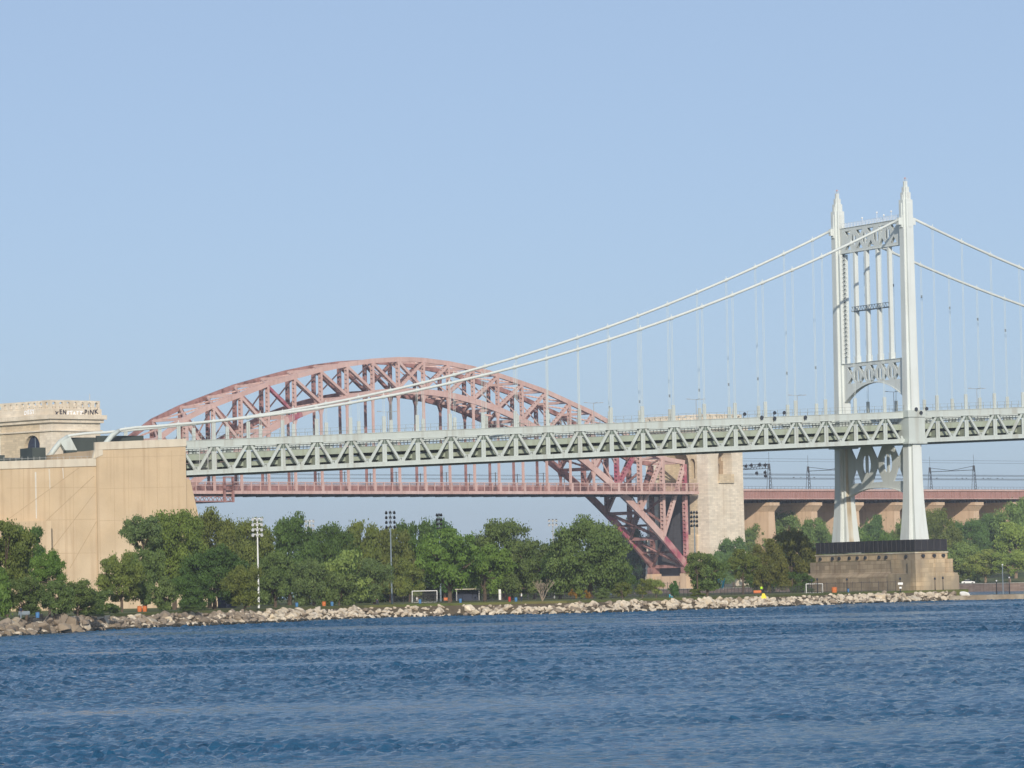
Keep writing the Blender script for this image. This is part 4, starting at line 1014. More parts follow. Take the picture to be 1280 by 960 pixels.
for a in T_: tree(*a, name='shrub' if ('shrub' in a[7] or 'bush ' in a[7]) and 'tree' not in a[7] else 'tree')
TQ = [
 (784,24,650,745,1690,'round','shade',5,'added far tree, leaves tinted as shade, seen through the foot of the arch'),  # added trees fill in for the shadowed tower foot, shade in their tint
 (806,22,668,745,1670,'round','shade',5,'added low far tree, leaves tinted as shade, behind the arch springing'),
 (760,22,672,745,1720,'round','shade',5,'added far tree, leaves tinted as shade, just left of the falling arch chord'),
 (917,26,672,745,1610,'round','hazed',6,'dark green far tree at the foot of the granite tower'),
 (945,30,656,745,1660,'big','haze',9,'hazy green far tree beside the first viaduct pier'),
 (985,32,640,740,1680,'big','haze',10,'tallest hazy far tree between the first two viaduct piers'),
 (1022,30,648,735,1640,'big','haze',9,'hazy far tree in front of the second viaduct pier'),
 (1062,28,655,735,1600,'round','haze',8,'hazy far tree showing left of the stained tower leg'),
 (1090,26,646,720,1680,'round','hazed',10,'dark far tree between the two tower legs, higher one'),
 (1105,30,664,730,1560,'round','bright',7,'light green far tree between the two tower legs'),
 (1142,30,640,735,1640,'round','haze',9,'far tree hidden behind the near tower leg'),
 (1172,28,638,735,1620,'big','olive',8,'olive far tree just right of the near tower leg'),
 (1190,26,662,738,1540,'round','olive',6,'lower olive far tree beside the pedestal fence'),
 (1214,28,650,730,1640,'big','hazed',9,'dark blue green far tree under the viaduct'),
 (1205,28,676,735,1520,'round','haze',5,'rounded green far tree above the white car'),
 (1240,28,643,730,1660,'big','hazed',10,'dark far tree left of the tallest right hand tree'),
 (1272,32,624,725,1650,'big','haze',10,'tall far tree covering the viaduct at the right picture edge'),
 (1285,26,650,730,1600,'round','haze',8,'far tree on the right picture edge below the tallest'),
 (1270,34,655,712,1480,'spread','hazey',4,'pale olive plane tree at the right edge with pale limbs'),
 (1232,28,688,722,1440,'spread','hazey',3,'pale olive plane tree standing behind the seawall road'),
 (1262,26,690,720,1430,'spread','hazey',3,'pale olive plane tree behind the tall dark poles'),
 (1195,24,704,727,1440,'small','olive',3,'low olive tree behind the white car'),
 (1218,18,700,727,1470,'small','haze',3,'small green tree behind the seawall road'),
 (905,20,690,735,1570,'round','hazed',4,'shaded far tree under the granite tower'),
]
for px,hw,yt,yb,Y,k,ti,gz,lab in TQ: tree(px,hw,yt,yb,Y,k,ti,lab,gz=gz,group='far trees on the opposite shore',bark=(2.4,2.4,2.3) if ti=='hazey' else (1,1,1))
# bare multi-stemmed shrub
P = at_ground(678, 772, GZ)
bs = MB(); g = random.Random(4)
def twig(p, d, L_, r, n):
    q = p+d*L_; bs.tube([p,(p+q)/2+Vector((g.uniform(-.08,.08),0,g.uniform(-.05,.1))),q],[r,r*.8,r*.6],5)
    if n: 
        for _ in range(3): twig(q,(d+Vector((g.uniform(-.55,.55),g.uniform(-.5,.5),g.uniform(-.1,.4)))).normalized(),L_*.68,r*.6,n-1)
for k in range(6): twig(P, Vector((g.uniform(-.5,.5),g.uniform(-.4,.4),1)).normalized(), g.uniform(1.3,1.9), .085, 3)
tag(obj('bare_shrub', bs, M['drytwig'], loc=P), 'leafless pale shrub with many forked stems on the grass', 'shrub')

# ------------------------------------------------------------------ boulders of the shore
def rock_mesh(seed):
    g = np.random.default_rng(seed); bm = bmesh.new()
    for _ in range(15):
        p = g.normal(size=3); p /= np.linalg.norm(p); p *= g.uniform(.75,1.05); bm.verts.new((p[0],p[1]*.85,p[2]*.72))
    r = bmesh.ops.convex_hull(bm, input=bm.verts[:])
    bmesh.ops.delete(bm, geom=[v for v in bm.verts if not v.link_faces], context='VERTS')
    bmesh.ops.bevel(bm, geom=bm.edges[:], offset=.06, segments=1, affect='EDGES')
    me = bpy.data.meshes.new('boulder'); bm.to_mesh(me); bm.free(); return me
RM = []
for i in range(9):
    pair = []
    me = rock_mesh(40+i)
    for m_ in ROCK:
        k = me.copy(); k.materials.append(m_); pair.append(k)
    RM.append(pair)
rr = random.Random(12); spots = []
for p,n in shore_points(.62):
    d = p.y
    left = d < 600
    for _ in range(3):
        off = rr.uniform(-.5,3.9); sz = rr.choice((.3,.4,.5,.6,.75,.85,1.0,1.2))*(1.2 if left else .92)
        if rr.random() < .06: sz *= 1.5
        z = -.15+off/3.9*1.75+rr.uniform(-.1,.25)
        spots.append((p+n*off, z, sz, rr.random(), d))
for k in range(34):                              # the heap at the left
    q = at_ground(rr.uniform(30,108), rr.uniform(582,600), 0); sz = rr.uniform(.7,1.7); spots.append((q, rr.uniform(.3,2.3)*(1-abs((k%17)-8)/14), sz, rr.random()*.4+.0, 590))
def weight(s): return s[2]*s[2]/(s[4]**2)*(1.6 if -.5 < s[1] else 1)
vis = [s for s in spots if s[4] > 540]
vis.sort(key=lambda s: -s[2]*(780/s[4]))
def rock_look(s):
    x = s[0].x; grey = s[4] < 640 or (s[4] < 700 and s[3] < .62) or s[3] < .16
    return 1 if grey and s[3] < .8 else 0
def rock_tint(s):
    t = .72+.5*((s[3]*7.3)%1); wrm = ((s[3]*13.7)%1)
    if s[4] < 700: t *= .85
    return (t*(1+.06*wrm), t, t*(1-.12*wrm), 1)
LAB = ['pale cream riprap boulder lying among others along the water edge', 'grey brown riprap boulder lying among others along the water edge']
for i,s in enumerate(vis[:300]):
    g_ = rock_look(s)
    o = bpy.data.objects.new('boulder', RM[i%9][g_]); COL.objects.link(o); o.location = (s[0].x,s[0].y,s[1]+.1); o.scale = (s[2],s[2],s[2]*rr.uniform(.7,1.05)); o.rotation_euler = (rr.uniform(-.6,.6),rr.uniform(-.6,.6),rr.uniform(0,6.28))
    o.color = rock_tint(s); tag(o, LAB[g_], 'boulder', ('pale','grey brown')[g_]+' boulders of the shore')
rest = MB()
for p,n in shore_points(.55):
    q = p+n*rr.uniform(-.9,.2); sz = rr.uniform(.25,.6); me = RM[rr.randrange(9)][0]
    mt = Matrix.Translation((q.x,q.y,.02)) @ Matrix.Rotation(rr.uniform(0,6.28),4,'Z')
    rest.add([mt @ (v.co*sz) for v in me.vertices], [tuple(f.vertices) for f in me.polygons], 2)
for i,s in enumerate(vis[300:]+[s for s in spots if s[4] <= 540]):
    me = RM[i%9][0]; mt = Matrix.Translation((s[0].x,s[0].y,s[1]+.05)) @ Matrix.Rotation(rr.uniform(0,6.28),4,'Z') @ Matrix.Rotation(rr.uniform(-.6,.6),4,'X')
    rest.add([mt @ (v.co*s[2]) for v in me.vertices], [tuple(f.vertices) for f in me.polygons], 1 if rock_look(s) else 0)
o = obj('small_riprap', rest, ROCK+[M['wetrock']], fix=False); o.color = (.95,.93,.9,1); tag(o, 'smaller broken rocks filling the gaps between the shore boulders', 'riprap', kind='stuff')

# ------------------------------------------------------------------ light poles, lamps
def flood(px, ytop, Y, gz, face, lab, matp, n=4, w=1.6):
    P = at_ground(px, Y, gz); H_ = at(px, ytop, Y).z-P.z
    t = thing('floodlight_pole', P, lab, 'floodlight pole', 'sports field floodlight poles')
    m = MB(); m.tube([P,P+Vector((0,0,H_*.55)),P+Vector((0,0,H_))],[.19,.14,.10],10); obj('pole', m, matp, t)
    m = MB()
    for i in range(n): m.beam(P+Vector((-w/2,0,H_-.15-i*.95)), P+Vector((w/2,0,H_-.15-i*.95)), .1,.1)
    obj('crossarm', m, matp, t)
    for i in range(n):
        for k in range(3):
            x = (-1+k)*w/2; c = P+Vector((x,0,H_-.15-i*.95))
            m = MB(); a, b = c+Vector((0,-.35*face,.12)), c+Vector((0,.35*face,-.22))
            m.tube([a,b],[.14,.29],9,0); m.tube([b,b+(b-a)*.06],[.26,.26],9,1); obj('lamp_head', m, [M['dlamp'] if matp is not M['white'] else M['grey'],M['lens']], t)
flood(323.5,647,735,GZ,-1,'white floodlight pole with pale lamps in front of the trees',M['white'])
flood(389,650,880,GZ,-1,'white floodlight pole mostly hidden by dark trees',M['white'])
flood(490,639,800,GZ,1,'tall blue grey floodlight pole with dark lamps, left of the soccer goal',M['blueg'])
flood(551,642,850,GZ,1,'blue grey floodlight pole rising behind the bright green maple',M['blueg'],w=.9)
flood(693,649,905,GZ,-1,'floodlight pole whose pale lamps peep over the domed trees',M['grey'],n=2)
flood(870,639,880,GZ,1,'dark floodlight pole in front of the granite tower',M['blueg'],w=1.2)
def post(px, ytop, Y, gz, lab, kind='lamp', g_='park lamp posts along the shore path'):
    P = at_ground(px,Y,gz); H_ = at(px,ytop,Y).z-P.z
    t = thing('lamp_post', P, lab, 'lamp post', g_); m = MB(); m.tube([P,P+Vector((0,0,.7)),P+Vector((0,0,H_-.5))],[.16,.09,.07],8); obj('pole', m, M['black'], t)
    m = MB(); c = P+Vector((0,0,H_-.5)); m.tube([c,c+Vector((0,0,.12)),c+Vector((0,0,.42)),c+Vector((0,0,.6))],[.1,.24,.2,.04],8); obj('lantern', m, M['dlamp'], t)
for px,yt,Y,lab in ((1015,724,886,'black lamp post in front of the soccer goal by the pedestal'),(1022,723,905,'black lamp post just right of the goal by the pedestal'),(1059,723,895,'black lamp post before the dark pedestal face'),(1125.5,722,898,'black lamp post with white sign board before the pedestal'),(1169,722,906,'black lamp post before the light corner of the pedestal'),(1179,721,908,'black lamp post at the right end of the pedestal')):
    post(px,yt,Y,GZ-.3,lab)
P = at_ground(1125.5,897,2); sg = MB(); c = at(1125.5,729.5,897.6); sg.beam(c+Vector((-.55,0,0)),c+Vector((.55,0,0)),.05,.5); sg.beam(c+Vector((-.25,0,-.9)),c+Vector((.25,0,-.9)),.05,.4); tag(obj('notice_board', sg, M['white'], loc=c), 'small white notice boards fixed to the lamp post before the pedestal', 'sign')
for px,yt,Y,lab in ((1246,726,918,'short dark mooring pole on the spit, leftmost of three'),(1254,706,920,'tall pale topped pole on the spit between two dark ones'),(1262,722,922,'dark pole at the right end of the spit')):
    P = at_ground(px,Y,.95); H_ = at(px,yt,Y).z-P.z; m = MB(); m.tube([P,P+Vector((0,0,H_))],[.13,.09],8); 
    t = thing('mooring_pole', P, lab, 'pole', 'poles on the spit'); obj('pole', m, M['black'] if px != 1254 else M['blueg'], t); m = MB(); m.sphere(P+Vector((0,0,H_)),.2); obj('cap', m, M['lens'], t)
# double-armed road lamps on the bridge
k = 0
for px,py,s_side,lab in ((484,515,1,'double armed lamp above the bridge deck over the pink arch'),(742,504,1,'double armed lamp above the deck at the falling end of the arch'),(870,499.5,1,'double armed lamp above the deck near the granite tower'),(996.5,494.5,1,'double armed lamp above the deck left of the bridge tower'),(1117,490,1,'double armed lamp seen through the tower portal'),(1221,486,1,'double armed lamp right of the bridge tower')):
    wo = W/2; d = ray(px,py); o_ = Vector((0,0,EYE)); Pn = TB+WB*wo; tt = (Pn-o_).dot(WB)/d.dot(WB); q = o_+d*tt; s = (q-TB).dot(UB); zt = q.z
    t = thing('road_lamp', SB(s,wo,zf(s)-3.7), lab, 'street lamp', 'lamps along the bridge roadway')
    m = MB(); m.tube([SB(s,wo,zf(s)-3.0),SB(s,wo,zt)],[.1,.06],8); obj('pole', m, M['grey'], t)
    m = MB(); m.tube([SB(s-.0,wo-1.9,zt+.15),SB(s,wo,zt),SB(s,wo+1.9,zt+.15)],.045,6); m.tube([SB(s-1.7,wo,zt+.1),SB(s,wo,zt),SB(s+1.7,wo,zt+.1)],.045,6); obj('arm', m, M['grey'], t)
    for e in (-1,1):
        m = MB(); m.beam(SB(s+e*1.6,wo,zt+.1),SB(s+e*2.4,wo,zt+.15),.3,.14); obj('lamp_head', m, M['grey'], t)
# round dark floodlights clamped to the upper chord
for px,py,lab in ((930.5,517.8,'round dark spotlight on the chord, leftmost one'),(952,521.8,'round dark spotlight hung low on the chord left of the stacked pair'),(968,516.2,'round dark spotlight, upper of the stacked pair on the chord'),(968,523,'round dark spotlight, lower of the stacked pair on the chord'),(980,516,'round dark spotlight on the chord right of the stacked pair'),(1006.5,521.7,'round dark spotlight fixed low on the chord left of the tower'),(1145,511.5,'round dark spotlight on the tower collar, left one'),(1158,511,'round dark spotlight on the tower collar, right one'),(1151,516,'spotlight bracket low on the tower collar')):
    s, z = su(px,py,-.7 if px < 1100 else -2.7); wv = -.7 if px < 1100 else -2.7
    t = thing('spotlight', SB(s,wv,z), lab, 'spotlight', 'spotlights on the bridge')
    m = MB(); m.tube([SB(s,wv+.25,z),SB(s,wv,z),SB(s,wv-.22,z+.05)],[.2,.40,.42],12); obj('lamp_head', m, M['dlamp'], t)
    m = MB(); m.beam(SB(s,wv+.32,z),SB(s,wv+.32,z-.75),.12,.12); m.beam(SB(s,wv+.3,z-.72),SB(s,wv+(.5 if px<1100 else .3),z-.72),.1,.1); obj('bracket', m, M['black'], t)

# ------------------------------------------------------------------ park furniture, fences, goals
def run_fence(pts, h, gz, lab, mt, step=1.9, rails=(.15,.95), pick=.28, name='iron_fence'):
    t = thing(name, Vector((*pts[0],gz)), lab, 'fence'); a = MB(); b = MB()
    for p,q in zip(pts[:-1],pts[1:]):
        p, q = Vector((*p,gz)), Vector((*q,gz)); n = max(1,int((q-p).length/step))
        for i in range(n+1): c = p.lerp(q,i/n); a.beam(c,c+Vector((0,0,h+.1)),.09,.09)
        for r_ in rails: b.beam(p+Vector((0,0,h*r_)),q+Vector((0,0,h*r_)),.05,.06)
        n = int((q-p).length/pick)
        for i in range(n): c = p.lerp(q,(i+.5)/n); b.beam(c+Vector((0,0,.1)),c+Vector((0,0,h*.95)),.028,.028)
    a.add(b.v,b.f); obj('railing_panel', a, mt, t)
def gp(px,Y): q = at_ground(px,Y,GZ); return (q.x,q.y)
run_fence([gp(492,812),gp(640,815),gp(700,822),gp(800,850),gp(860,868),gp(1003,925)],1.5,GZ,'black iron picket fence along the lawn behind the boulders',M['black'])
run_fence([gp(1012,906),gp(1120,908)],2.3,GZ-.1,'tall dark chain fence in front of the granite pedestal',M['black'],pick=.35,name='chain_fence')
run_fence([gp(560,905),gp(700,915),gp(850,960)],3.0,GZ,'high dark ball court fence back under the trees',M['dlamp'],pick=.4,name='court_fence')
def goal(px0,px1,ytop,Y,lab,gz=GZ):
    a, b = at_ground(px0,Y,gz), at_ground(px1,Y,gz); H_ = at(px0,ytop,Y).z-gz; z = Vector((0,0,H_)); bk = Vector((-.2,2.0,0))
    t = thing('soccer_goal', (a+b)/2, lab, 'soccer goal'); m = MB()
    m.tube([a,a+z],.09,8); m.tube([b,b+z],.09,8); m.tube([a+z,b+z],.09,8); obj('goal_frame', m, M['white'], t)
    m = MB(); m.tube([a+z,a+bk*.3+z,a+bk],.05,6); m.tube([b+z,b+bk*.3+z,b+bk],.05,6); m.tube([a+bk,b+bk],.05,6); obj('back_frame', m, M['white'], t)
    m = MB()
    for i in range(1,22): q = a.lerp(b,i/22); m.tube([q+z,q+bk*.3+z*.98,q+bk],.012,3)
    for i in range(1,9): f = i/9; m.tube([a+bk*(.3+.7*f)+z*(1-f),b+bk*(.3+.7*f)+z*(1-f)],.012,3)
    obj('net', m, M['net'], t)
goal(515.5,546.5,739,838,'white soccer goal with hanging net under the trees')
goal(1008,1028.5,730,908,'white soccer goal frame at the left foot of the pedestal')
def bin_(px, Y, mt, lab, cat, r=.33, h=.95, name='litter_bin', grp=None):
    P = at_ground(px,Y,GZ); t = thing(name,P,lab,cat,grp); m = MB(); m.tube([P,P+Vector((0,0,.1)),P+Vector((0,0,h*.5)),P+Vector((0,0,h))],[r*.85,r*.88,r,r*.95],12); obj('barrel', m, mt, t)
    m = MB(); m.tube([P+Vector((0,0,h)),P+Vector((0,0,h+.06)),P+Vector((0,0,h+.14))],[r*1.05,r*1.05,r*.6],12); obj('lid', m, M['dlamp'] if mt is M['blue'] else mt, t)
for px,Y,lab in ((47,574,'blue litter bin by the boulder pile at far left'),(371,752,'blue litter bin right of the green rounded tree'),(525,790,'blue litter bin at the foot of the tall grey light pole'),(575.5,783,'blue litter bin right of the maple trunk'),(645,780,'blue litter bin beside the red seat'),(1060,900,'blue litter bin on the rocks before the pedestal'),(415,762,'light blue bin beside the red orange barrel')):
    bin_(px,Y,M['blue'],lab,'litter bin',.29,.78,grp='blue litter bins in the park')
bin_(174.5,690,M['orange'],'orange barrel on the grass, left one of a pair','barrel',.40,.85,'traffic_barrel'); bin_(181,690,M['orange'],'orange barrel on the grass, right one of a pair','barrel',.40,.85,'traffic_barrel')
bin_(405,764,M['orange'],'red orange barrel above the pale boulders','barrel',.38,.7,'traffic_barrel'); bin_(1043,893,M['orange'],'large orange barrel on the grass before the pedestal','barrel',.62,1.1,'traffic_barrel')
def bench(px,Y,mt,lab):
    P = at_ground(px,Y,GZ); t = thing('park_bench',P,lab,'bench')
    m = MB(); m.beam(P+Vector((-.8,0,.45)),P+Vector((.8,0,.45)),.5,.07); obj('seat', m, mt, t)
    m = MB(); m.beam(P+Vector((-.8,.3,.75)),P+Vector((.8,.3,.75)),.07,.45); obj('backrest', m, mt, t)
    for x in (-.65,.65): m = MB(); m.beam(P+Vector((x,-.15,0)),P+Vector((x,-.15,.42)),.08,.08); m.beam(P+Vector((x,.3,0)),P+Vector((x,.3,.6)),.08,.08); obj('leg', m, M['black'], t)
bench(560,800,M['orange'],'orange brown bench between the light pole and the maple'); bin_(637,783,M['red'],'small red barrel at the foot of a tree trunk left of the blue bin','barrel',.27,.8,'traffic_barrel'); bench(947,842,M['orange'],'orange bench next to the yellow barrier'); bench(30,576,M['blueg'],'grey bench under the low tree at far left')
def barrier():
    P = at_ground(955,797,1.75); t = thing('plastic_barrier',P,'bright yellow plastic barrier folded on the grass','barrier'); 
    for e in (-1,1):
        m = MB(); m.hexa([P+Vector((-.5+e*.1,e*.35,0)),P+Vector((.5+e*.1,e*.35,0)),P+Vector((.5+e*.1,e*.35+.08,0)),P+Vector((-.5+e*.1,e*.35+.08,0))],[P+Vector((-.34,e*.08,.95)),P+Vector((.16,e*.08,.95)),P+Vector((.16,e*.08+.07,.95)),P+Vector((-.34,e*.08+.07,.95))]); obj('panel', m, M['yellow'], t)
    m = MB(); m.beam(P+Vector((-.3,0,.96)),P+Vector((.12,0,.96)),.22,.07); obj('hinge', m, M['yellow'], t)
barrier()
def shelter():
    P = at_ground(585,880,GZ); t = thing('dugout_shelter',P,'low white roofed dugout shelter with white posts under the trees','shelter')
    a, b = at_ground(569,880,GZ), at_ground(600,880,GZ); m = MB(); m.beam(a+Vector((0,1,2.5)),b+Vector((0,1,2.5)),2.6,.16); obj('roof', m, M['cap'], t)
    m = MB(); m.beam(a+Vector((0,2.2,1.15)),b+Vector((0,2.2,1.15)),.1,2.3); obj('back_wall', m, M['navy'], t)
    for px in (571,599): q = at_ground(px,879.9,GZ); m = MB(); m.beam(q,q+Vector((0,0,2.4)),.16,.16); obj('post', m, M['grey'], t)
    for i,px in enumerate((606.5,625)):
        q = at_ground(px,872,GZ); m = MB(); m.beam(q,q+Vector((0,0,2.3)),.5,.5); o = obj('gate_pillar', m, M['white'], loc=q); tag(o,('white square pillar right of the dugout shelter','white square pillar left of the brown trunk')[i],'pillar')
    P = at_ground(284,730,GZ); t = thing('storage_container',P,'dark navy storage container in the shade of the trees','container'); m = MB(); m.beam(P+Vector((-1.6,0,1.15)),P+Vector((1.6,0,1.15)),1.8,2.0); obj('body', m, M['navy'], t)
    m = MB(); m.beam(P+Vector((-.0,-.93,.3)),P+Vector((-.0,-.93,2.0)),.06,.05); m.beam(P+Vector((-1.65,0,2.2)),P+Vector((1.65,0,2.2)),1.9,.1); obj('roof_edge', m, M['blueg'], t)
    P = at(894,728,1000); P.z = 3; t = thing('painted_wall',P,'pale wall with blue and white painted mural at the granite tower foot','wall'); q0, q1 = at(884,733,1000), at(905,733,1000); m = MB(); m.beam(q0+Vector((0,0,.8)),q1+Vector((0,0,.8)),.3,3.0); obj('wall', m, M['white'], t)
    m = MB()
    for i in range(6): f = i/6; c = q0.lerp(q1,f+.08); m.plate([(c.x-.3,c.z-.4),(c.x+.25,c.z-.3),(c.x+.7,c.z+2.0),(c.x+.1,c.z+1.9)],[],lambda x,y,d: Vector((x,c.y-.16+d,y)),-.01,.004)
    obj('mural', m, M['cyan'], t)
shelter()

# ------------------------------------------------------------------ people
def person(px, Y, gz, pose, top, bottom, lab, turn=0.):
    P = at_ground(px,Y,gz)
    J = {'stand': dict(pel=(0,0,.93),chest=(0,0,1.32),neck=(0,-.01,1.48),head=(0,-.03,1.63),lk=(.1,-.02,.5),la=(.11,.03,.08),lt=(.11,-.13,.03),rk=(-.1,-.04,.5),ra=(-.12,.0,.08),rt=(-.12,-.16,.03),le=(.25,0,1.13),lh=(.27,-.08,.86),re=(-.25,0,1.13),rh=(-.27,-.1,.87)),
         'sit': dict(pel=(0,0,.5),chest=(0,-.04,.88),neck=(0,-.07,1.04),head=(0,-.1,1.19),lk=(.13,-.45,.53),la=(.13,-.5,.08),lt=(.13,-.66,.04),rk=(-.13,-.45,.53),ra=(-.13,-.48,.08),rt=(-.13,-.64,.04),le=(.26,-.08,.72),lh=(.16,-.35,.6),re=(-.26,-.08,.72),rh=(-.16,-.35,.6)),
         'squat': dict(pel=(0,0,.16),chest=(0,-.08,.52),neck=(0,-.12,.68),head=(0,-.15,.83),lk=(.17,-.45,.48),la=(.16,-.62,.08),lt=(.16,-.77,.04),rk=(-.17,-.45,.48),ra=(-.16,-.62,.08),rt=(-.16,-.77,.04),le=(.25,-.2,.42),lh=(.12,-.45,.45),re=(-.25,-.2,.42),rh=(-.12,-.45,.45))}[pose]
    J['ls'] = (.19,J['chest'][1],J['chest'][2]+.07); J['rs'] = (-.19,J['chest'][1],J['chest'][2]+.07); J['lhip'] = (.095,J['pel'][1],J['pel'][2]-.04); J['rhip'] = (-.095,J['pel'][1],J['pel'][2]-.04)
    names = list(J); E_ = [('pel','chest'),('chest','neck'),('neck','head'),('chest','ls'),('ls','le'),('le','lh'),('chest','rs'),('rs','re'),('re','rh'),('pel','lhip'),('lhip','lk'),('lk','la'),('la','lt'),('pel','rhip'),('rhip','rk'),('rk','ra'),('ra','rt')]
    rad = dict(pel=.15,chest=.16,neck=.055,head=.105,ls=.075,rs=.075,le=.05,re=.05,lh=.04,rh=.04,lhip=.1,rhip=.1,lk=.07,rk=.07,la=.05,ra=.05,lt=.04,rt=.04)
    me = bpy.data.meshes.new('person'); me.from_pydata([J[n] for n in names],[(names.index(a),names.index(b)) for a,b in E_],[])
    o = bpy.data.objects.new('person', me); COL.objects.link(o)
    sk = o.modifiers.new('skin','SKIN'); ss_ = o.modifiers.new('sub','SUBSURF'); ss_.levels = 1; ss_.render_levels = 1
    for i,n in enumerate(names): me.skin_vertices[0].data[i].radius = (rad[n],rad[n]*.85); me.skin_vertices[0].data[i].use_root = n == 'pel'
    dg = bpy.context.evaluated_depsgraph_get(); m2 = bpy.data.meshes.new_from_object(o.evaluated_get(dg)); o.modifiers.clear(); o.data = m2
    m2.materials.clear()
    for x in (top,bottom,M['skin'],M['dlamp']): m2.materials.append(x)
    pz, nz_ = J['pel'][2], J['neck'][2]
    for f in m2.polygons:
        c = f.center; hand = min((c-Vector(J['lh'])).length,(c-Vector(J['rh'])).length) < .13
        f.material_index = 2 if (c.z > nz_-.02 or hand) else (0 if c.z > pz+.02 or (abs(c.x) > .2 and pose == 'stand' and c.z > .8) else 1)
        if c.z > J['head'][2]+.05 or (c.z > J['head'][2]-.06 and c.y > J['head'][1]+.05): f.material_index = 3
        f.use_smooth = True
    o.location = P; o.rotation_euler = (0,0,turn); tag(o, lab, 'person')
person(952,845,GZ+.25,'stand',M['hivis'],M['navy'],'person standing in a bright hi vis top left of the pedestal',.4)
person(837,800,GZ,'squat',M['cyan'],M['cyan'],'person in turquoise sitting on the grass above the boulders',.8)
person(652,790,GZ,'stand',M['white'],M['navy'],'person in a white shirt standing right of the blue bin',-1.2)
person(521,836,GZ,'sit',M['white'],M['white'],'person in white bending in front of the soccer goal',.9)
person(471.5,768,GZ-.1,'sit',M['navy'],M['navy'],'person in dark clothes sitting on the rocks under the leaning tree',.2)
person(26,572,GZ,'stand',M['navy'],M['blueg'],'person in dark clothes standing by the grey bench',1.)

# ------------------------------------------------------------------ far shore: seawall, road, car
QS = [Vector((420,1120,0)),Vector((168,1382,0)),Vector((66,1585,0)),Vector((40,1640,0))]
sw = thing('seawall', (168,1382,0), 'reddish stone seawall below the road on the far shore', 'seawall'); m = MB(); m2 = MB()
for a,b in zip(QS[:-1],QS[1:]):
    m.beam(a+Vector((0,0,.3)),b+Vector((0,0,.3)),.9,4.2); m2.beam(a+Vector((0,0,2.5)),b+Vector((0,0,2.5)),1.2,.2)
obj('wall', m, M['wallq'], sw); obj('coping', m2, M['cap'], sw)
m = MB(); off = Vector((.79,.61,0))
for a,b in zip(QS[:-1],QS[1:]): m.hexa([a+off*3+Vector((0,0,1.7)),b+off*3+Vector((0,0,1.7)),b+off*14+Vector((0,0,1.7)),a+off*14+Vector((0,0,1.7))],[a+off*3+Vector((0,0,2.35)),b+off*3+Vector((0,0,2.35)),b+off*14+Vector((0,0,2.35)),a+off*14+Vector((0,0,2.35))])
tag(obj('shore_road', m, M['asphalt']), kind='structure')
def car(px, Y):
    P = at_ground(px,Y,2.36); t = thing('parked_car',P,'white parked car on the road above the far seawall','car'); dx = Vector((1,-.15,0)).normalized(); dy = Vector((.15,1,0)).normalized(); Zv = Vector((0,0,1))
    L_ = lambda x,y,z: P+dx*x+dy*y+Zv*z
    prof = [(-2.3,.35),(2.3,.35),(2.32,.75),(1.3,.95),(-1.9,1.0),(-2.32,.85)]; m = MB(); m.plate(prof,[],lambda x,y,d: L_(x,d,y),-.88,.88); obj('body', m, M['white'], t)
    m = MB(); m.hexa([L_(-1.8,-.82,.97),L_(1.2,-.82,.95),L_(1.2,.82,.95),L_(-1.8,.82,.97)],[L_(-1.2,-.68,1.45),L_(.45,-.68,1.45),L_(.45,.68,1.45),L_(-1.2,.68,1.45)]); obj('window', m, M['glass'], t)
    m = MB(); m.hexa([L_(-1.25,-.7,1.44),L_(.5,-.7,1.44),L_(.5,.7,1.44),L_(-1.25,.7,1.44)],[L_(-1.15,-.64,1.5),L_(.4,-.64,1.5),L_(.4,.64,1.5),L_(-1.15,.64,1.5)]); obj('roof', m, M['white'], t)
    for x in (-1.4,1.45):
        for y in (-.86,.86): m = MB(); m.tube([L_(x,y-.1,.33),L_(x,y+.1,.33)],.33,12); obj('wheel', m, M['black'], t)
car(1210.5,1410)
m = MB(); P = at(1207,744,903); P.z = .95
bm_ = RM[3][0]; mt = Matrix.Translation(P+Vector((0,0,.35))) @ Matrix.Diagonal((1.5,1.1,1.5,1)); m.add([mt @ v.co for v in bm_.vertices],[tuple(f.vertices) for f in bm_.polygons]); o = obj('boulder', m, M['white'], loc=P); tag(o,'bright white boulder on the spit right of the pedestal','boulder')
m = MB()
for i in range(26):
    P = Vector((101+i*2.4+random.uniform(-1,1), 902.6+i*.62+random.uniform(-.6,.6)-.5, .75)); bm_ = RM[i%9][0]; mt = Matrix.Translation(P) @ Matrix.Diagonal((random.uniform(.6,1.2),.8,.4,1)); m.add([mt @ v.co for v in bm_.vertices],[tuple(f.vertices) for f in bm_.polygons])
o = obj('spit_stones', m, ROCK[0]); o.color = (1,.95,.9,1); tag(o,'low scattered stones along the front of the spit','stones',kind='stuff')
# birds resting on the overhead wires
b0 = None
for i,px in enumerate((992,1001,1009,1018,1163,1171,1196,1203,1208,1229,1235,1238,1247,1253)):
    s = hs_of(px,7.0,47); c = HG(s,7.0,47.22)
    if b0 is None:
        m = MB(); m.sphere(c+Vector((0,0,.1)),(.3,.17,.19),8,6); m.sphere(c+Vector((.26,0,.28)),.11,6,5); m.beam(c+Vector((-.2,0,.08)),c+Vector((-.55,0,0)),.12,.04); m.beam(c+Vector((.35,0,.28)),c+Vector((.46,0,.26)),.03,.03)
        b0 = obj('bird', m, M['black'], loc=c, smooth=True); tag(b0,'small dark bird perched on the overhead railway wires','bird','birds on the overhead wires'); o = b0
    else:
        o = b0.copy(); COL.objects.link(o); o.location = c; o.rotation_euler = (0,0,i*1.3)

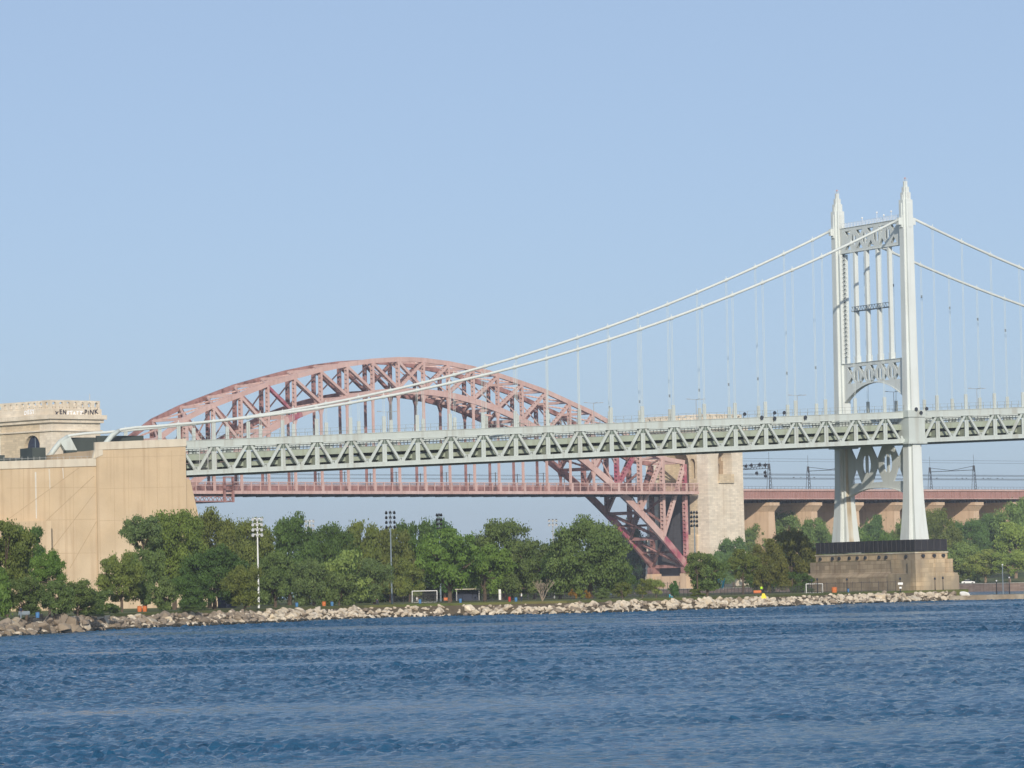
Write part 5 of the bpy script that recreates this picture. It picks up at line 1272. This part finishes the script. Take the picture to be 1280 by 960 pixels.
# ------------------------------------------------------------------ undergrowth and the far wood behind the park trees
def leaf_mass(name, pts, h, n, size, tint, label, depth=14):
    g = np.random.default_rng(len(name)+n); t = g.random(n); seg = np.clip((t*(len(pts)-1)).astype(int),0,len(pts)-2); f = t*(len(pts)-1)-seg
    P = np.array(pts); c = P[seg]*(1-f[:,None])+P[seg+1]*f[:,None]
    hh = h*(.80+.12*np.sin(t*61)+.08*np.sin(t*173+1))
    pos = np.stack([c[:,0]+g.uniform(-1.5,1.5,n), c[:,1]+g.uniform(0,depth,n), GZ+hh*np.sqrt(g.random(n))],1)
    nn = g.normal(size=(n,3))+np.array([0,-.8,.5]); nn /= np.linalg.norm(nn,axis=1)[:,None]
    a = np.cross(nn,g.normal(size=(n,3))); a /= np.linalg.norm(a,axis=1)[:,None]; b = np.cross(nn,a); s_ = size*g.uniform(.6,1.4,n)[:,None]
    v = np.stack([pos-a*s_,pos-b*s_*.7,pos+a*s_,pos+b*s_*.7],1).reshape(-1,3)
    me = bpy.data.meshes.new(name); me.vertices.add(n*4); me.vertices.foreach_set('co',v.ravel()); me.loops.add(n*4); me.loops.foreach_set('vertex_index',np.arange(n*4,dtype=np.int32))
    me.polygons.add(n); me.polygons.foreach_set('loop_start',np.arange(0,n*4,4,dtype=np.int32)); me.polygons.foreach_set('loop_total',np.full(n,4,dtype=np.int32)); me.update(); me.materials.append(LEAF)
    o = bpy.data.objects.new(name,me); COL.objects.link(o); o.color = (*tint,1); tag(o,label,'undergrowth',kind='stuff')
def gq(px,Y): q = at_ground(px,Y,GZ); return (q.x,q.y,q.z)
leaf_mass('undergrowth',[gq(200,860),gq(420,960),gq(620,1010),gq(755,1040)],11.5,64000,.34,(.55,.68,.55),'dark undergrowth and far wood closing the view under the park trees')
leaf_mass('undergrowth',[gq(395,835),gq(520,905),gq(640,935),gq(745,960)],3.6,26000,.26,(.5,.6,.5),'dark low hedge and shrubs behind the lawn fence under the trees',6)

# ------------------------------------------------------------------ summer haze
mb = MB(); mb.hexa([(-4000,-700,-1.7),(4000,-700,-1.7),(4000,6000,-1.7),(-4000,6000,-1.7)],[(-4000,-700,104),(4000,-700,104),(4000,6000,104),(-4000,6000,104)])
hm = bpy.data.materials.new('haze'); hm.use_nodes = True; hn = hm.node_tree; hn.nodes.remove(hn.nodes['Principled BSDF'])
pv = hn.nodes.new('ShaderNodeVolumePrincipled'); pv.inputs['Color'].default_value = (.80,.88,1,1); pv.inputs['Density'].default_value = 0.00008; pv.inputs['Anisotropy'].default_value = 0; pv.inputs['Density Attribute'].default_value = ''
hn.links.new(pv.outputs[0], hn.nodes['Material Output'].inputs['Volume'])
tag(obj('haze', mb, hm), kind='stuff')
